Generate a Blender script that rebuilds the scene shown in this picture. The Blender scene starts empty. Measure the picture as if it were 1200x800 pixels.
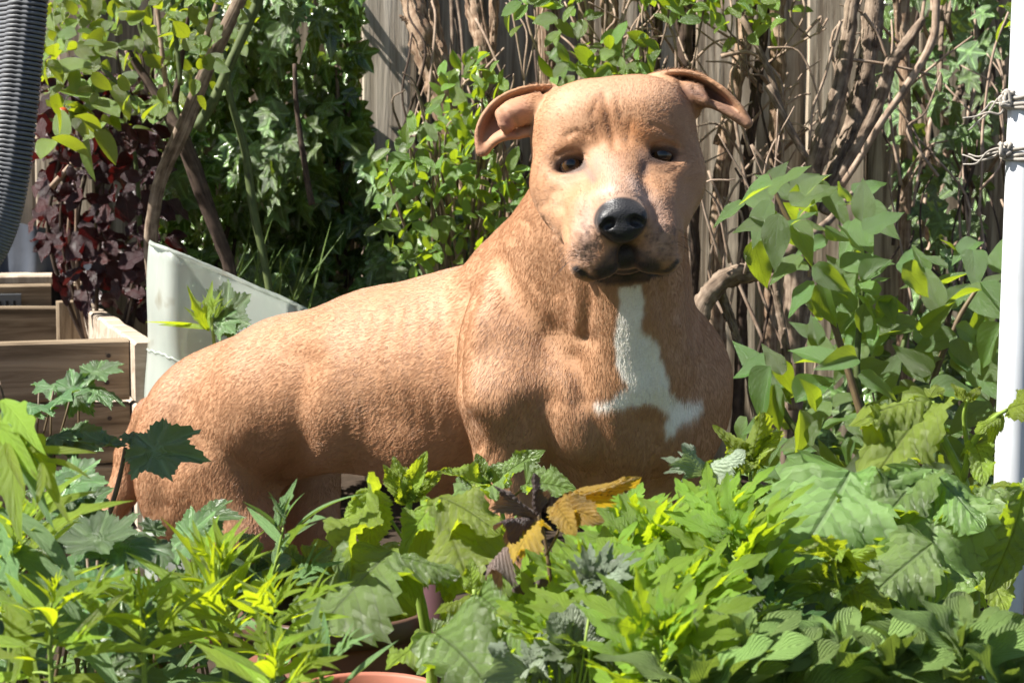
import bpy, bmesh, math, random
import numpy as np
from mathutils import Vector, Matrix, Quaternion

scn = bpy.context.scene
# ------------------------------------------------------------------ camera
PITCH = math.radians(5.0)
CAM = Vector((0.0, 0.0, 0.66))
FPX = 70.0 / 36.0 * 1200.0            # focal length in photo pixels
cd = bpy.data.cameras.new('camera'); cam = bpy.data.objects.new('camera', cd)
scn.collection.objects.link(cam)
cd.lens = 70.0; cd.sensor_width = 36.0; cd.sensor_fit = 'HORIZONTAL'
cd.clip_start = 0.05; cd.clip_end = 500.0
cd.dof.use_dof = True; cd.dof.focus_distance = 2.15; cd.dof.aperture_fstop = 20.0
cam.location = CAM; cam.rotation_euler = (math.pi/2 - PITCH, 0, 0)
scn.camera = cam
# ------------------------------------------------------------------ sky and sun
SUN_DIR = Vector((-0.64, -0.13, 0.76)).normalized()       # towards the sun
w = bpy.data.worlds.new('World'); scn.world = w; w.use_nodes = True
nt = w.node_tree; nt.nodes.clear()
sky = nt.nodes.new('ShaderNodeTexSky'); sky.sky_type = 'NISHITA'; sky.sun_disc = False
sky.sun_elevation = math.asin(SUN_DIR.z)
sky.sun_rotation = math.atan2(SUN_DIR.x, SUN_DIR.y)
bg = nt.nodes.new('ShaderNodeBackground'); bg.inputs[1].default_value = 0.05
wo = nt.nodes.new('ShaderNodeOutputWorld')
nt.links.new(sky.outputs[0], bg.inputs[0]); nt.links.new(bg.outputs[0], wo.inputs[0])
sd = bpy.data.lights.new('sun', 'SUN'); sd.energy = 5.0; sd.angle = math.radians(0.5)
sd.color = (1.0, 0.95, 0.87)
sun = bpy.data.objects.new('sun', sd); scn.collection.objects.link(sun)
sun.rotation_euler = SUN_DIR.to_track_quat('Z', 'Y').to_euler()
sun.location = (-3, -2, 6)
scn.view_settings.view_transform = 'Standard'; scn.view_settings.look = 'None'
scn.view_settings.exposure = 1.28; scn.view_settings.gamma = 1.0
scn.view_settings.use_curve_mapping = False
scn.render.engine = 'CYCLES'
try:
    scn.cycles.max_bounces = 6; scn.cycles.transparent_max_bounces = 8
except Exception: pass

# ------------------------------------------------------------------ helpers
COL = scn.collection
sp_, cp_ = math.sin(PITCH), math.cos(PITCH)
RIGHT = Vector((1, 0, 0)); UP = Vector((0, sp_, cp_)); FWD = Vector((0, cp_, -sp_))
BASIS = np.array([RIGHT, UP, FWD])                        # rows
def P(px, py, d):
    """photo pixel and depth in metres -> world point"""
    return CAM + RIGHT*((px-600)/FPX*d) + UP*((400-py)/FPX*d) + FWD*d
def pxm(d): return d/FPX                                  # metres per photo pixel at depth d
def at_y(px, y, z):
    """world point at world y and z under photo column px"""
    d = (y*cp_ - (z-CAM.z)*sp_)
    return Vector(((px-600)/FPX*d, y, z))
def R(a, b): return random.uniform(a, b)
random.seed(7); rng = np.random.default_rng(7)

def tag(o, label=None, cat=None, group=None, kind=None):
    if label: o['label'] = label
    if cat: o['category'] = cat
    if group: o['group'] = group
    if kind: o['kind'] = kind
    return o
def thing(name, label, cat, loc=(0, 0, 0), group=None):
    o = bpy.data.objects.new(name, None); COL.objects.link(o)
    o.location = loc; o.empty_display_size = 0.05
    return tag(o, label, cat, group)
def link(o, parent=None, keep=True):
    COL.objects.link(o)
    if parent is not None:
        o.parent = parent
        if keep: o.matrix_parent_inverse = Matrix.Translation(-Vector(parent_world(parent)))
    return o
def parent_world(p):
    v = Vector(p.location)
    q = p.parent
    return v
def mesh_obj(name, verts, faces, mat=None, parent=None, smooth=True, uvs=None):
    """verts in world space; the mesh is stored about its own centre"""
    v = np.asarray(verts, dtype=np.float64).reshape(-1, 3)
    c = v.mean(axis=0)
    me = bpy.data.meshes.new(name)
    me.from_pydata((v-c).tolist(), [], faces if isinstance(faces, list) else faces.tolist())
    if smooth: me.polygons.foreach_set('use_smooth', [True]*len(me.polygons))
    if uvs is not None:
        uvl = me.uv_layers.new(name='UVMap')
        li = np.zeros(len(me.loops), dtype=np.int32); me.loops.foreach_get('vertex_index', li)
        uvl.data.foreach_set('uv', np.asarray(uvs, dtype=np.float32)[li].ravel())
    if mat: me.materials.append(mat)
    me.update()
    o = bpy.data.objects.new(name, me); o.location = c
    return link(o, parent)

class NT:
    def __init__(s, m): s.t = m.node_tree; s.t.nodes.clear()
    def n(s, typ, **kw):
        x = s.t.nodes.new(typ)
        for k, v in kw.items():
            if k[0] == 'i' and k[1:].isdigit(): x.inputs[int(k[1:])].default_value = v
            elif k.startswith('I_'): x.inputs[k[2:].replace('_', ' ')].default_value = v
            else: setattr(x, k, v)
        return x
    def l(s, a, b): s.t.links.new(a, b)
def new_mat(name):
    m = bpy.data.materials.new(name); m.use_nodes = True
    return m, NT(m)
def mixc(N, fac, a, b, mode='MIX'):
    x = N.n('ShaderNodeMix', data_type='RGBA', blend_type=mode)
    for i, v in ((0, fac), (6, a), (7, b)):
        if hasattr(v, 'is_output') or hasattr(v, 'links'): N.l(v, x.inputs[i])
        elif i == 0: x.inputs[0].default_value = v
        else: x.inputs[i].default_value = (*v, 1) if len(v) == 3 else v
    return x.outputs[2]
def math_(N, op, a, b=None, c=None, clamp=False):
    x = N.n('ShaderNodeMath', operation=op, use_clamp=clamp)
    for i, v in enumerate((a, b, c)):
        if v is None: continue
        if hasattr(v, 'is_output') or hasattr(v, 'links'): N.l(v, x.inputs[i])
        else: x.inputs[i].default_value = v
    return x.outputs[0]
def ramp(N, fac, stops):
    x = N.n('ShaderNodeValToRGB'); e = x.color_ramp.elements
    while len(e) > 1: e.remove(e[-1])
    e[0].position = stops[0][0]; e[0].color = (*stops[0][1], 1)
    for p, c in stops[1:]:
        q = e.new(p); q.color = (*c, 1)
    N.l(fac, x.inputs[0]); return x.outputs[0]
def principled(N, col=None, rough=0.6, spec=0.5, **kw):
    b = N.n('ShaderNodeBsdfPrincipled'); o = N.n('ShaderNodeOutputMaterial')
    if col is not None:
        if hasattr(col, 'is_output'): N.l(col, b.inputs['Base Color'])
        else: b.inputs['Base Color'].default_value = (*col, 1)
    if hasattr(rough, 'is_output'): N.l(rough, b.inputs['Roughness'])
    else: b.inputs['Roughness'].default_value = rough
    b.inputs['Specular IOR Level'].default_value = spec
    N.l(b.outputs[0], o.inputs[0])
    return b, o
def bump(N, h, b, strength=0.4, dist=0.002):
    x = N.n('ShaderNodeBump'); x.inputs['Strength'].default_value = strength
    x.inputs['Distance'].default_value = dist
    N.l(h, x.inputs['Height']); N.l(x.outputs[0], b.inputs['Normal']); return x

def spline(pts, n):
    """Catmull-Rom through pts (arrays of any dimension) -> n samples"""
    p = np.asarray(pts, dtype=float)
    if len(p) == 2: return p[0] + np.linspace(0, 1, n)[:, None]*(p[1]-p[0])
    q = np.vstack([2*p[0]-p[1], p, 2*p[-1]-p[-2]])
    t = np.linspace(0, len(p)-1-1e-9, n); i = t.astype(int); f = (t-i)[:, None]
    a, b, c, d = q[i], q[i+1], q[i+2], q[i+3]
    return 0.5*((2*b)+(-a+c)*f+(2*a-5*b+4*c-d)*f*f+(-a+3*b-3*c+d)*f**3)
def tube_data(pts, radii, sides=8, n=None, rough=0.0, cap=True, seed=0):
    """tapered tube along a spline; returns verts, faces, uvs"""
    rr = np.random.default_rng(seed)
    p = np.asarray([tuple(x) for x in pts], dtype=float)
    r = np.asarray(radii, dtype=float)
    n = n or max(2, (len(p)-1)*5+1)
    c = spline(p, n)
    rad = np.interp(np.linspace(0, 1, n), np.linspace(0, 1, len(r)), r)
    t = np.gradient(c, axis=0); t /= np.linalg.norm(t, axis=1)[:, None]+1e-9
    ref = np.array([0.31, 0.9, 0.12]); 
    if abs(t[0] @ ref) > 0.9: ref = np.array([1.0, 0, 0])
    u = np.cross(t, ref); u /= np.linalg.norm(u, axis=1)[:, None]+1e-9
    v = np.cross(t, u)
    a = np.linspace(0, 2*np.pi, sides, endpoint=False)
    prof = 1 + rough*rr.normal(size=sides)
    V = []; UV = []
    for i in range(n):
        prof = prof*0.75+0.25*(1+rough*2.0*rr.normal(size=sides))
        rr_ = rad[i]*prof
        V.append(c[i] + rr_[:, None]*(np.cos(a)[:, None]*u[i]+np.sin(a)[:, None]*v[i]))
        UV += [(k/sides, i/(n-1)) for k in range(sides)]
    V = np.vstack(V); Fc = []
    for i in range(n-1):
        for k in range(sides):
            k2 = (k+1) % sides
            Fc.append((i*sides+k, i*sides+k2, (i+1)*sides+k2, (i+1)*sides+k))
    if cap:
        Fc.append(tuple(range(sides))[::-1]); Fc.append(tuple((n-1)*sides+k for k in range(sides)))
    return V, Fc, np.array(UV)
class MB:
    """collects pieces that form ONE part"""
    def __init__(s): s.v = []; s.f = []; s.uv = []; s.n = 0
    def add(s, v, f, uv=None):
        v = np.asarray(v, dtype=float); s.v.append(v)
        s.f += [tuple(i+s.n for i in q) for q in f]
        s.uv.append(uv if uv is not None else np.zeros((len(v), 2))); s.n += len(v)
    def tube(s, pts, radii, **kw): s.add(*tube_data(pts, radii, **kw))
    def build(s, name, mat, parent=None, smooth=True):
        return mesh_obj(name, np.vstack(s.v), s.f, mat, parent, smooth, np.vstack(s.uv))
# ================================================================== THE DOG
def build_dog():
    E0 = (722.0, 188.0); ED = 2.17; S = ED/FPX; TH = math.radians(5.8)
    ct, st = math.cos(TH), math.sin(TH)
    def C(px, py, d): return np.array(((px-600)/FPX*d, (400-py)/FPX*d, d))       # camera-aligned metres
    def H(X, Y, Z):                                                             # head space in px: right, front, up
        px = E0[0]+X*ct-Z*st; py = E0[1]-(X*st+Z*ct)
        return C(px, py, ED-Y*S)
    HR = np.array([[ct, st, 0], [0, 0, -1], [-st, ct, 0]])                       # head axes (X, Y, Z) in camera-aligned
    def fine(a, f0, f1, b, hc, hf):
        l = np.arange(f0, a, -hc)[::-1]; m = np.arange(f0, f1, hf); r = np.arange(m[-1]+hf, b, hc)
        return np.concatenate([l[:-1], m, r])
    xs = fine(-0.66, -0.05, 0.285, 0.33, 0.0055, 0.0021)
    ys = fine(-0.47, 0.055, 0.325, 0.33, 0.0055, 0.0021)
    zs = fine(2.03, 2.05, 2.31, 3.12, 0.0065, 0.0024)
    D = np.full((len(xs), len(ys), len(zs)), 0.08, dtype=np.float32)
    def sub(lo, hi):
        sl = []
        for ax, l, h in zip((xs, ys, zs), lo, hi):
            a = max(0, np.searchsorted(ax, l)-1); b = min(len(ax), np.searchsorted(ax, h)+1)
            sl.append(slice(a, b))
        if any(s.stop <= s.start for s in sl): return None, None
        g = (xs[sl[0]][:, None, None].astype(np.float32), ys[sl[1]][None, :, None].astype(np.float32), zs[sl[2]][None, None, :].astype(np.float32))
        return tuple(sl), g
    def comb(sl, d, k, sgn):
        cur = D[sl]
        if sgn > 0:
            h = np.clip(0.5+0.5*(cur-d)/k, 0, 1); D[sl] = cur*(1-h)+d*h-k*h*(1-h)
        else:
            d = -d; h = np.clip(0.5-0.5*(cur-d)/k, 0, 1); D[sl] = cur*(1-h)+d*h+k*h*(1-h)
    def cone(a, b, ra, rb, k=0.02, sgn=1):
        a = np.asarray(a); b = np.asarray(b); m = max(ra, rb)+k+0.01
        sl, g = sub(np.minimum(a, b)-m, np.maximum(a, b)+m)
        if sl is None: return
        ab = b-a; L = float(ab@ab)+1e-12
        t = np.clip(((g[0]-a[0])*ab[0]+(g[1]-a[1])*ab[1]+(g[2]-a[2])*ab[2])/L, 0, 1)
        d = np.sqrt((g[0]-a[0]-t*ab[0])**2+(g[1]-a[1]-t*ab[1])**2+(g[2]-a[2]-t*ab[2])**2)-(ra+t*(rb-ra))
        comb(sl, d.astype(np.float32), k, sgn)
    def ell(c, r, A=None, k=0.02, sgn=1):
        c = np.asarray(c); r = np.asarray(r, dtype=float); m = r.max()+k+0.01
        sl, g = sub(c-m, c+m)
        if sl is None: return
        x, y, z = g[0]-c[0], g[1]-c[1], g[2]-c[2]
        A = np.eye(3) if A is None else A
        q = [A[i, 0]*x+A[i, 1]*y+A[i, 2]*z for i in range(3)]
        k0 = np.sqrt(sum((q[i]/r[i])**2 for i in range(3))); k1 = np.sqrt(sum((q[i]/r[i]**2)**2 for i in range(3)))
        d = k0*(k0-1)/(k1+1e-9)
        comb(sl, d.astype(np.float32), k, sgn)
    def bc(a, b, ra, rb, k=0.03):                      # body cone, px + depth
        cone(C(*a), C(*b), ra*pxm(a[2]), rb*pxm(b[2]), k)
    def be(c, r, roll=0, yaw=0, k=0.03, sgn=1):        # body ellipsoid: radii px (right, up, depth)
        cr, sr = math.cos(math.radians(roll)), math.sin(math.radians(roll))
        cy, sy = math.cos(math.radians(yaw)), math.sin(math.radians(yaw))
        A = np.array([[cr, sr, 0], [-sr, cr, 0], [0, 0, 1]]) @ np.array([[cy, 0, sy], [0, 1, 0], [-sy, 0, cy]])
        ell(C(*c), np.array(r)*pxm(c[2]), A, k, sgn)
    def he(c, r, k=0.012, sgn=1, roll=0, pitch=0, yaw=0):
        cr, sr = math.cos(math.radians(roll)), math.sin(math.radians(roll))
        cq, sq = math.cos(math.radians(pitch)), math.sin(math.radians(pitch))
        cy, sy = math.cos(math.radians(yaw)), math.sin(math.radians(yaw))
        A = np.array([[cr, 0, sr], [0, 1, 0], [-sr, 0, cr]]) @ np.array([[1, 0, 0], [0, cq, sq], [0, -sq, cq]]) @ np.array([[cy, sy, 0], [-sy, cy, 0], [0, 0, 1]])
        ell(H(*c), np.array(r)*S, A @ HR, k, sgn)
    def hc(a, b, ra, rb, k=0.012, sgn=1): cone(H(*a), H(*b), ra*S, rb*S, k, sgn)

    # ---- trunk
    bc((560, 428, 2.55), (450, 447, 2.62), 118, 107, 0.02)
    bc((450, 447, 2.62), (345, 463, 2.70), 107, 91, 0.02)
    bc((345, 463, 2.70), (262, 500, 2.79), 91, 93, 0.02)
    be((515, 498, 2.58), (105, 90, 96), yaw=-35, k=0.02)
    be((640, 420, 2.47), (120, 134, 114), yaw=-35)
    be((712, 455, 2.43), (124, 136, 106), k=0.04)
    # neck and throat
    bc((716, 215, 2.315), (700, 340, 2.40), 84, 112, 0.03)
    bc((690, 280, 2.36), (625, 345, 2.47), 82, 84, 0.03)
    bc((735, 300, 2.28), (748, 430, 2.33), 60, 62, 0.04)
    # shoulders, fore chest
    be((612, 425, 2.375), (74, 108, 62), roll=8, k=0.028)
    be((800, 460, 2.44), (58, 88, 62), roll=-4, k=0.035)
    be((748, 505, 2.345), (62, 52, 42), k=0.04)
    be((690, 470, 2.33), (52, 70, 40), roll=-10, k=0.035)
    # near fore leg
    bc((598, 470, 2.36), (596, 545, 2.375), 62, 38, 0.02)
    bc((596, 545, 2.375), (612, 680, 2.36), 36, 25, 0.015)
    bc((612, 680, 2.36), (614, 815, 2.35), 25, 24, 0.01)
    be((616, 834, 2.315), (30, 20, 44), k=0.012)
    # far fore leg
    bc((775, 520, 2.43), (770, 610, 2.44), 56, 34, 0.02)
    bc((770, 610, 2.44), (772, 800, 2.43), 32, 24, 0.015)
    be((776, 818, 2.395), (30, 20, 44), k=0.012)
    # haunches
    be((238, 540, 2.745), (82, 112, 52), roll=-6, k=0.028)
    bc((262, 560, 2.73), (292, 628, 2.70), 66, 40, 0.02)
    bc((292, 628, 2.70), (222, 700, 2.79), 40, 22, 0.015)
    bc((222, 700, 2.79), (228, 742, 2.78), 22, 19, 0.012)
    be((240, 744, 2.74), (24, 14, 34), k=0.01)
    bc((330, 540, 2.90), (360, 625, 2.86), 74, 40, 0.02)
    bc((360, 625, 2.86), (302, 690, 2.95), 38, 21, 0.015)
    bc((302, 690, 2.95), (308, 715, 2.94), 21, 18, 0.012)
    be((322, 722, 2.90), (23, 14, 32), k=0.01)
    # tail
    tl = [(216, 466, 2.81, 28), (180, 488, 2.87, 22), (156, 530, 2.90, 19), (145, 575, 2.90, 18), (126, 612, 2.89, 15), (102, 642, 2.88, 9), (84, 654, 2.87, 5)]
    for a, b in zip(tl, tl[1:]): bc(a[:3], b[:3], a[3], b[3], 0.012)

    # ---- head
    he((-36, -62, 38), (62, 74, 57), k=0.02); he((36, -62, 38), (62, 74, 57), k=0.02)
    he((0, -62, 42), (80, 74, 54), k=0.02)
    he((0, -105, 20), (74, 60, 66), k=0.02)
    for s in (-1, 1):
        he((s*62, -52, -14), (40, 50, 56), k=0.02, roll=s*4)          # cheek muscle
        he((s*46, -40, -48), (38, 50, 40), k=0.03, roll=s*18)
        he((s*57, -36, -20), (36, 32, 30), k=0.024)
        he((s*42, -17, 23), (33, 26, 17), k=0.018, roll=-s*12)        # brow
        he((s*38, -4, -40), (38, 36, 36), k=0.024)
        he((s*44, -10, -74), (30, 44, 34), k=0.024)
    hc((0, -40, -50), (0, 0, -88), 64, 46, 0.02)
    hc((0, -20, -2), (0, 66, -50), 38, 26, 0.024)                      # bridge
    for s in (-1, 1):
        he((s*32, 22, -64), (39, 46, 38), k=0.016)
        he((s*35, 44, -92), (34, 38, 33), k=0.012)
        he((s*27, 52, -113), (21, 27, 22), k=0.010)
        he((s*43, 36, -114), (24, 34, 24), k=0.010, roll=s*16)        # hanging lip
    he((0, 72, -68), (30, 24, 26), k=0.012)
    hc((0, 62, -112), (0, 30, -112), 9, 12, 0.010, -1)                # gap between the lips
    he((0, 32, -112), (32, 28, 16), k=0.004)                          # chin
    hc((0, 94, -90), (0, 88, -104), 2.0, 2.6, 0.004, -1)
    # nose leather
    he((1, 88, -64), (27, 16, 16), k=0.005)
    he((-16.5, 90, -71), (13.5, 15, 13.5), k=0.005); he((16.5, 90, -71), (13.5, 15, 13.5), k=0.005)
    he((0, 88, -82), (18, 15, 14), k=0.006)
    for s in (-1, 1):
        he((s*16, 105, -73), (8.0, 12, 6.4), k=0.002, sgn=-1, roll=-s*25)
        hc((s*20, 102, -75), (s*30, 90, -80), 3.2, 2.3, 0.002, -1)
    # eyes: shallow socket, lids over the ball, slit
    for s in (-1, 1):
        he((s*52, 3, 0), (22, 6, 9), k=0.010, sgn=-1, roll=-s*8)
    for s in (-1, 1):
        he((s*54, -18, 0), (21, 20.5, 19), k=0.006)
        he((s*53.5, 4, -1.5), (18.0, 16, 6.6), k=0.0015, sgn=-1, roll=-s*9)
        hc((s*36, 6, -5), (s*32, 6, -9), 2.5, 1.5, 0.002, -1)
    # soft roots of the ears
    cone(C(650, 128, ED+66*S), C(618, 130, ED+70*S), 22*S, 12*S, 0.010)
    cone(C(786, 110, ED+66*S), C(815, 108, ED+76*S), 22*S, 10*S, 0.010)
    # ears: a curved sheet made of many small overlapping balls
    def sheet(rows, n_u, n_v, r, k=0.003):
        R_ = [spline(np.array([(p[0], p[1], p[2]) for p in row]), n_u) for row in rows]
        R_ = np.array(R_)                                   # rows x n_u x 3
        for i in range(n_u):
            line = spline(R_[:, i, :], n_v)
            pts = [C(q[0], q[1], ED-q[2]*S) for q in line]
            for a, b in zip(pts, pts[1:]): cone(a, b, r*S, r*S, k)
    sheet([[(650, 100, -66), (615, 103, -56), (587, 114, -52), (568, 133, -50), (559, 155, -46), (561, 178, -44)],
           [(640, 112, -84), (616, 115, -88), (594, 124, -86), (577, 138, -76), (566, 158, -60), (564, 179, -44)],
           [(630, 128, -82), (612, 132, -84), (596, 138, -80), (583, 148, -70), (573, 163, -56), (566, 179, -44)],
           [(632, 152, -50), (614, 158, -48), (600, 160, -46), (588, 162, -46), (578, 168, -46), (569, 179, -43)]], 26, 12, 3.5)
    sheet([[(632, 112, -52), (612, 116, -50), (596, 122, -46), (584, 132, -42)],
           [(632, 124, -44), (614, 128, -40), (600, 132, -38), (587, 139, -38)],
           [(636, 140, -44), (618, 142, -46), (603, 146, -44), (592, 152, -40)]], 12, 7, 4.4)
    sheet([[(758, 90, -66), (788, 84, -54), (818, 88, -50), (846, 104, -44), (866, 124, -42), (879, 145, -42)],
           [(772, 92, -88), (794, 90, -96), (818, 96, -92), (843, 110, -76), (863, 127, -58), (878, 145, -43)],
           [(796, 108, -84), (806, 108, -88), (821, 113, -80), (838, 121, -64), (858, 132, -50), (876, 146, -42)],
           [(816, 136, -60), (818, 128, -58), (824, 122, -52), (836, 124, -44), (855, 134, -40), (875, 147, -41)]], 28, 13, 3.5)
    sheet([[(795, 98, -58), (810, 100, -52), (822, 106, -46)],
           [(803, 110, -52), (814, 112, -46), (826, 116, -40)],
           [(812, 124, -54), (820, 120, -50), (830, 122, -42)]], 10, 6, 4.2)

    # ---- surface nets
    s = D < 0
    cnt = np.zeros(tuple(n-1 for n in D.shape), dtype=np.int8)
    for i in (0, 1):
        for j in (0, 1):
            for k in (0, 1):
                cnt += s[i:s.shape[0]-1+i, j:s.shape[1]-1+j, k:s.shape[2]-1+k]
    act = (cnt > 0) & (cnt < 8)
    cells = np.argwhere(act); idx = np.full(act.shape, -1, dtype=np.int32); idx[act] = np.arange(len(cells))
    ci, cj, ck = cells.T
    acc = np.zeros((len(cells), 3)); num = np.zeros(len(cells))
    cor = [(i, j, k) for i in (0, 1) for j in (0, 1) for k in (0, 1)]
    for a in range(8):
        for b in range(a+1, 8):
            A, B = np.array(cor[a]), np.array(cor[b])
            if abs(A-B).sum() != 1: continue
            va = D[ci+A[0], cj+A[1], ck+A[2]]; vb = D[ci+B[0], cj+B[1], ck+B[2]]
            m = (va < 0) != (vb < 0)
            t = np.where(m, va/(va-vb+1e-12), 0)
            acc += np.where(m[:, None], A+t[:, None]*(B-A), 0); num += m
    fr = cells+acc/num[:, None]
    V = np.stack([np.interp(fr[:, 0], np.arange(len(xs)), xs), np.interp(fr[:, 1], np.arange(len(ys)), ys), np.interp(fr[:, 2], np.arange(len(zs)), zs)], axis=1)
    Q = []
    for ax in range(3):
        sh = [slice(None)]*3; sh2 = [slice(None)]*3
        sh[ax] = slice(0, -1); sh2[ax] = slice(1, None)
        a = s[tuple(sh)]; b = s[tuple(sh2)]
        e = np.argwhere(a != b); o1, o2 = (ax+1) % 3, (ax+2) % 3
        lim = np.array(idx.shape)
        e = e[(e[:, o1] > 0) & (e[:, o2] > 0) & (e[:, o1] < lim[o1]) & (e[:, o2] < lim[o2])]
        flip = a[e[:, 0], e[:, 1], e[:, 2]]
        def cell(d1, d2):
            q = e.copy(); q[:, o1] -= d1; q[:, o2] -= d2
            return idx[q[:, 0], q[:, 1], q[:, 2]]
        q = np.stack([cell(1, 1), cell(0, 1), cell(0, 0), cell(1, 0)], axis=1)
        q[~flip] = q[~flip][:, ::-1]
        Q.append(q)
    Q = np.vstack(Q)
    Q = Q[(Q >= 0).all(axis=1)]
    # camera-aligned (right, up, forward) is left handed, so turn the faces
    # light smoothing of grid steps
    ed = np.vstack([Q[:, [0, 1]], Q[:, [1, 2]], Q[:, [2, 3]], Q[:, [3, 0]]])
    deg = np.bincount(ed.ravel(), minlength=len(V)).astype(float)
    def lap(X):
        A = np.zeros_like(X)
        for c in range(X.shape[1]):
            A[:, c] = np.bincount(ed[:, 0], X[ed[:, 1], c], len(V))+np.bincount(ed[:, 1], X[ed[:, 0], c], len(V))
        return A/np.maximum(deg, 1)[:, None]
    for it in range(4):
        V = V+0.5*(lap(V)-V)
    def normals(V):
        n = np.cross(V[Q[:, 2]]-V[Q[:, 0]], V[Q[:, 3]]-V[Q[:, 1]])
        N_ = np.zeros_like(V)
        for c in range(3):
            for k in range(4): N_[:, c] += np.bincount(Q[:, k], n[:, c], len(V))
        return N_/(np.linalg.norm(N_, axis=1)[:, None]+1e-12)
    Nn = normals(V)
    if np.mean(((V-V.mean(axis=0))*Nn).sum(axis=1)) < 0: Nn = -Nn     # outward
    px = 600+V[:, 0]/V[:, 2]*FPX; py = 400-V[:, 1]/V[:, 2]*FPX
    view = -V/np.linalg.norm(V, axis=1)[:, None]
    face = np.clip(((Nn*view).sum(axis=1)-0.05)*4, 0, 1)
    def seg(pts, n=40):
        c = spline(np.array(pts, dtype=float), n)
        x0, x1 = c[:, 0].min()-90, c[:, 0].max()+90; y0, y1 = c[:, 1].min()-90, c[:, 1].max()+90
        m = np.where((px > x0) & (px < x1) & (py > y0) & (py < y1))[0]
        d2 = np.full(len(m), 1e9)
        for a, b in zip(c, c[1:]):
            ab = b-a; L = ab@ab+1e-9
            t = np.clip(((px[m]-a[0])*ab[0]+(py[m]-a[1])*ab[1])/L, 0, 1)
            d2 = np.minimum(d2, (px[m]-a[0]-t*ab[0])**2+(py[m]-a[1]-t*ab[1])**2)
        return m, np.sqrt(d2)
    disp = np.zeros(len(V)); 
    def stroke(pts, wid, amp, dmax=9):
        m, d = seg(pts)
        disp[m] += amp*np.exp(-(d/wid)**2)*face[m]*(V[m, 2] < dmax)*V[m, 2]/FPX
    # muscles and skin folds
    stroke([(550, 350), (536, 400), (532, 445), (541, 485), (560, 522)], 13, -6)
    stroke([(500, 400), (495, 460), (510, 520)], 24, -3)
    stroke([(560, 375), (552, 420), (556, 470)], 14, 4)
    stroke([(568, 524), (566, 532)], 6, 2.5)
    stroke([(585, 310), (600, 350), (640, 385), (690, 400)], 12, -3)
    stroke([(655, 243), (668, 285), (688, 325), (690, 360), (684, 395)], 6, -2.6)
    stroke([(640, 250), (654, 295), (674, 335), (676, 385)], 8, 4)
    stroke([(618, 262), (632, 305), (650, 345)], 7, -2.5)
    stroke([(598, 290), (615, 330), (640, 365)], 7, 2.0)
    stroke([(640, 395), (672, 430), (680, 470)], 12, -4)
    stroke([(610, 480), (640, 520), (650, 560)], 14, -4)
    stroke([(672, 420), (690, 470), (705, 520), (700, 560)], 13, -6)
    stroke([(760, 500), (765, 540), (768, 570)], 12, -5)
    stroke([(640, 470), (600, 500), (580, 525)], 14, -3)
    stroke([(757, 400), (765, 460), (772, 520)], 9, -3)
    stroke([(800, 280), (803, 330), (795, 370)], 6, -3)
    stroke([(815, 300), (822, 360), (818, 410)], 10, 3)
    stroke([(770, 320), (778, 360), (790, 410)], 9, -2.5)
    for k in range(7):                                       # ribs, faint
        x = 395+k*19
        stroke([(x+18, 372+k*-3), (x+8, 430), (x+16, 500)], 6, -1.1)
    stroke([(358, 425), (346, 480), (350, 530), (332, 580)], 16, -8)
    stroke([(420, 560), (470, 575), (530, 565)], 22, -6)
    stroke([(300, 590), (330, 560), (370, 560)], 10, -3)
    stroke([(215, 470), (196, 520), (190, 590)], 14, -3.5)
    stroke([(270, 440), (262, 500), (280, 560)], 20, 3)
    stroke([(330, 392), (300, 440), (290, 500)], 16, 2.5)
    # face
    stroke([(708, 112), (714, 140), (720, 172)], 5, -2.2, 2.3)
    stroke([(697, 150), (704, 172)], 4, -1.0, 2.3); stroke([(738, 145), (736, 168)], 4, -1.0, 2.3)
    stroke([(664, 160), (676, 154), (688, 160)], 3.2, -2.0, 2.3)
    stroke([(762, 146), (774, 150), (786, 158)], 3.2, -1.8, 2.3)
    stroke([(653, 182), (668, 176), (688, 184)], 3.0, -2.0, 2.3)
    stroke([(762, 172), (778, 167), (794, 174)], 3.0, -2.0, 2.3)
    stroke([(652, 208), (668, 212), (684, 209)], 3.0, -0.9, 2.3)
    stroke([(764, 202), (778, 204), (792, 198)], 3.0, -0.9, 2.3)
    stroke([(690, 200), (694, 215), (690, 232)], 7, -2.5, 2.3); stroke([(757, 195), (756, 210), (762, 226)], 7, -2.5, 2.3)
    stroke([(652, 225), (658, 250), (660, 282), (670, 306)], 7, -2.6, 2.3)
    stroke([(806, 215), (800, 240), (800, 268), (798, 295)], 7, -2.4, 2.3)
    stroke([(700, 226), (682, 250), (672, 290)], 10, 2.0, 2.3)
    for a in ([(640, 190), (634, 215), (640, 240)], [(646, 225), (641, 250), (650, 275)], [(700, 118), (694, 136)], [(724, 116), (728, 138)]):
        stroke(a, 4, -1.3, 2.3)
    for yy in (262, 272, 282):                               # whisker rows
        for k in range(4):
            for s0, x in ((1, 678+k*8), (1, 772+k*6)):
                stroke([(x, yy+k), (x+1, yy+k+1)], 2.2, 0.7, 2.3)
    stroke([(590, 128), (602, 140), (606, 156)], 3.0, -2.2, 2.3); stroke([(812, 104), (824, 112)], 2.6, -2.0, 2.3)
    stroke([(585, 146), (600, 150)], 3, 1.5, 2.3)
    disp_s = disp[:, None]
    disp_s = disp_s+0.5*(lap(disp_s)-disp_s)
    V = V+Nn*disp_s
    # slow unevenness of a real animal
    def vnoise(X, f, seed):
        g = np.random.default_rng(seed); out = 0
        for i in range(7):
            dvec = g.normal(size=3); dvec /= np.linalg.norm(dvec)
            out = out+np.sin(X@dvec*f*g.uniform(0.7, 1.4)+g.uniform(0, 6.28))
        return out/7
    V = V+Nn*(0.0012*vnoise(V, 70, 1)+0.0005*vnoise(V, 190, 2))[:, None]

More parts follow.
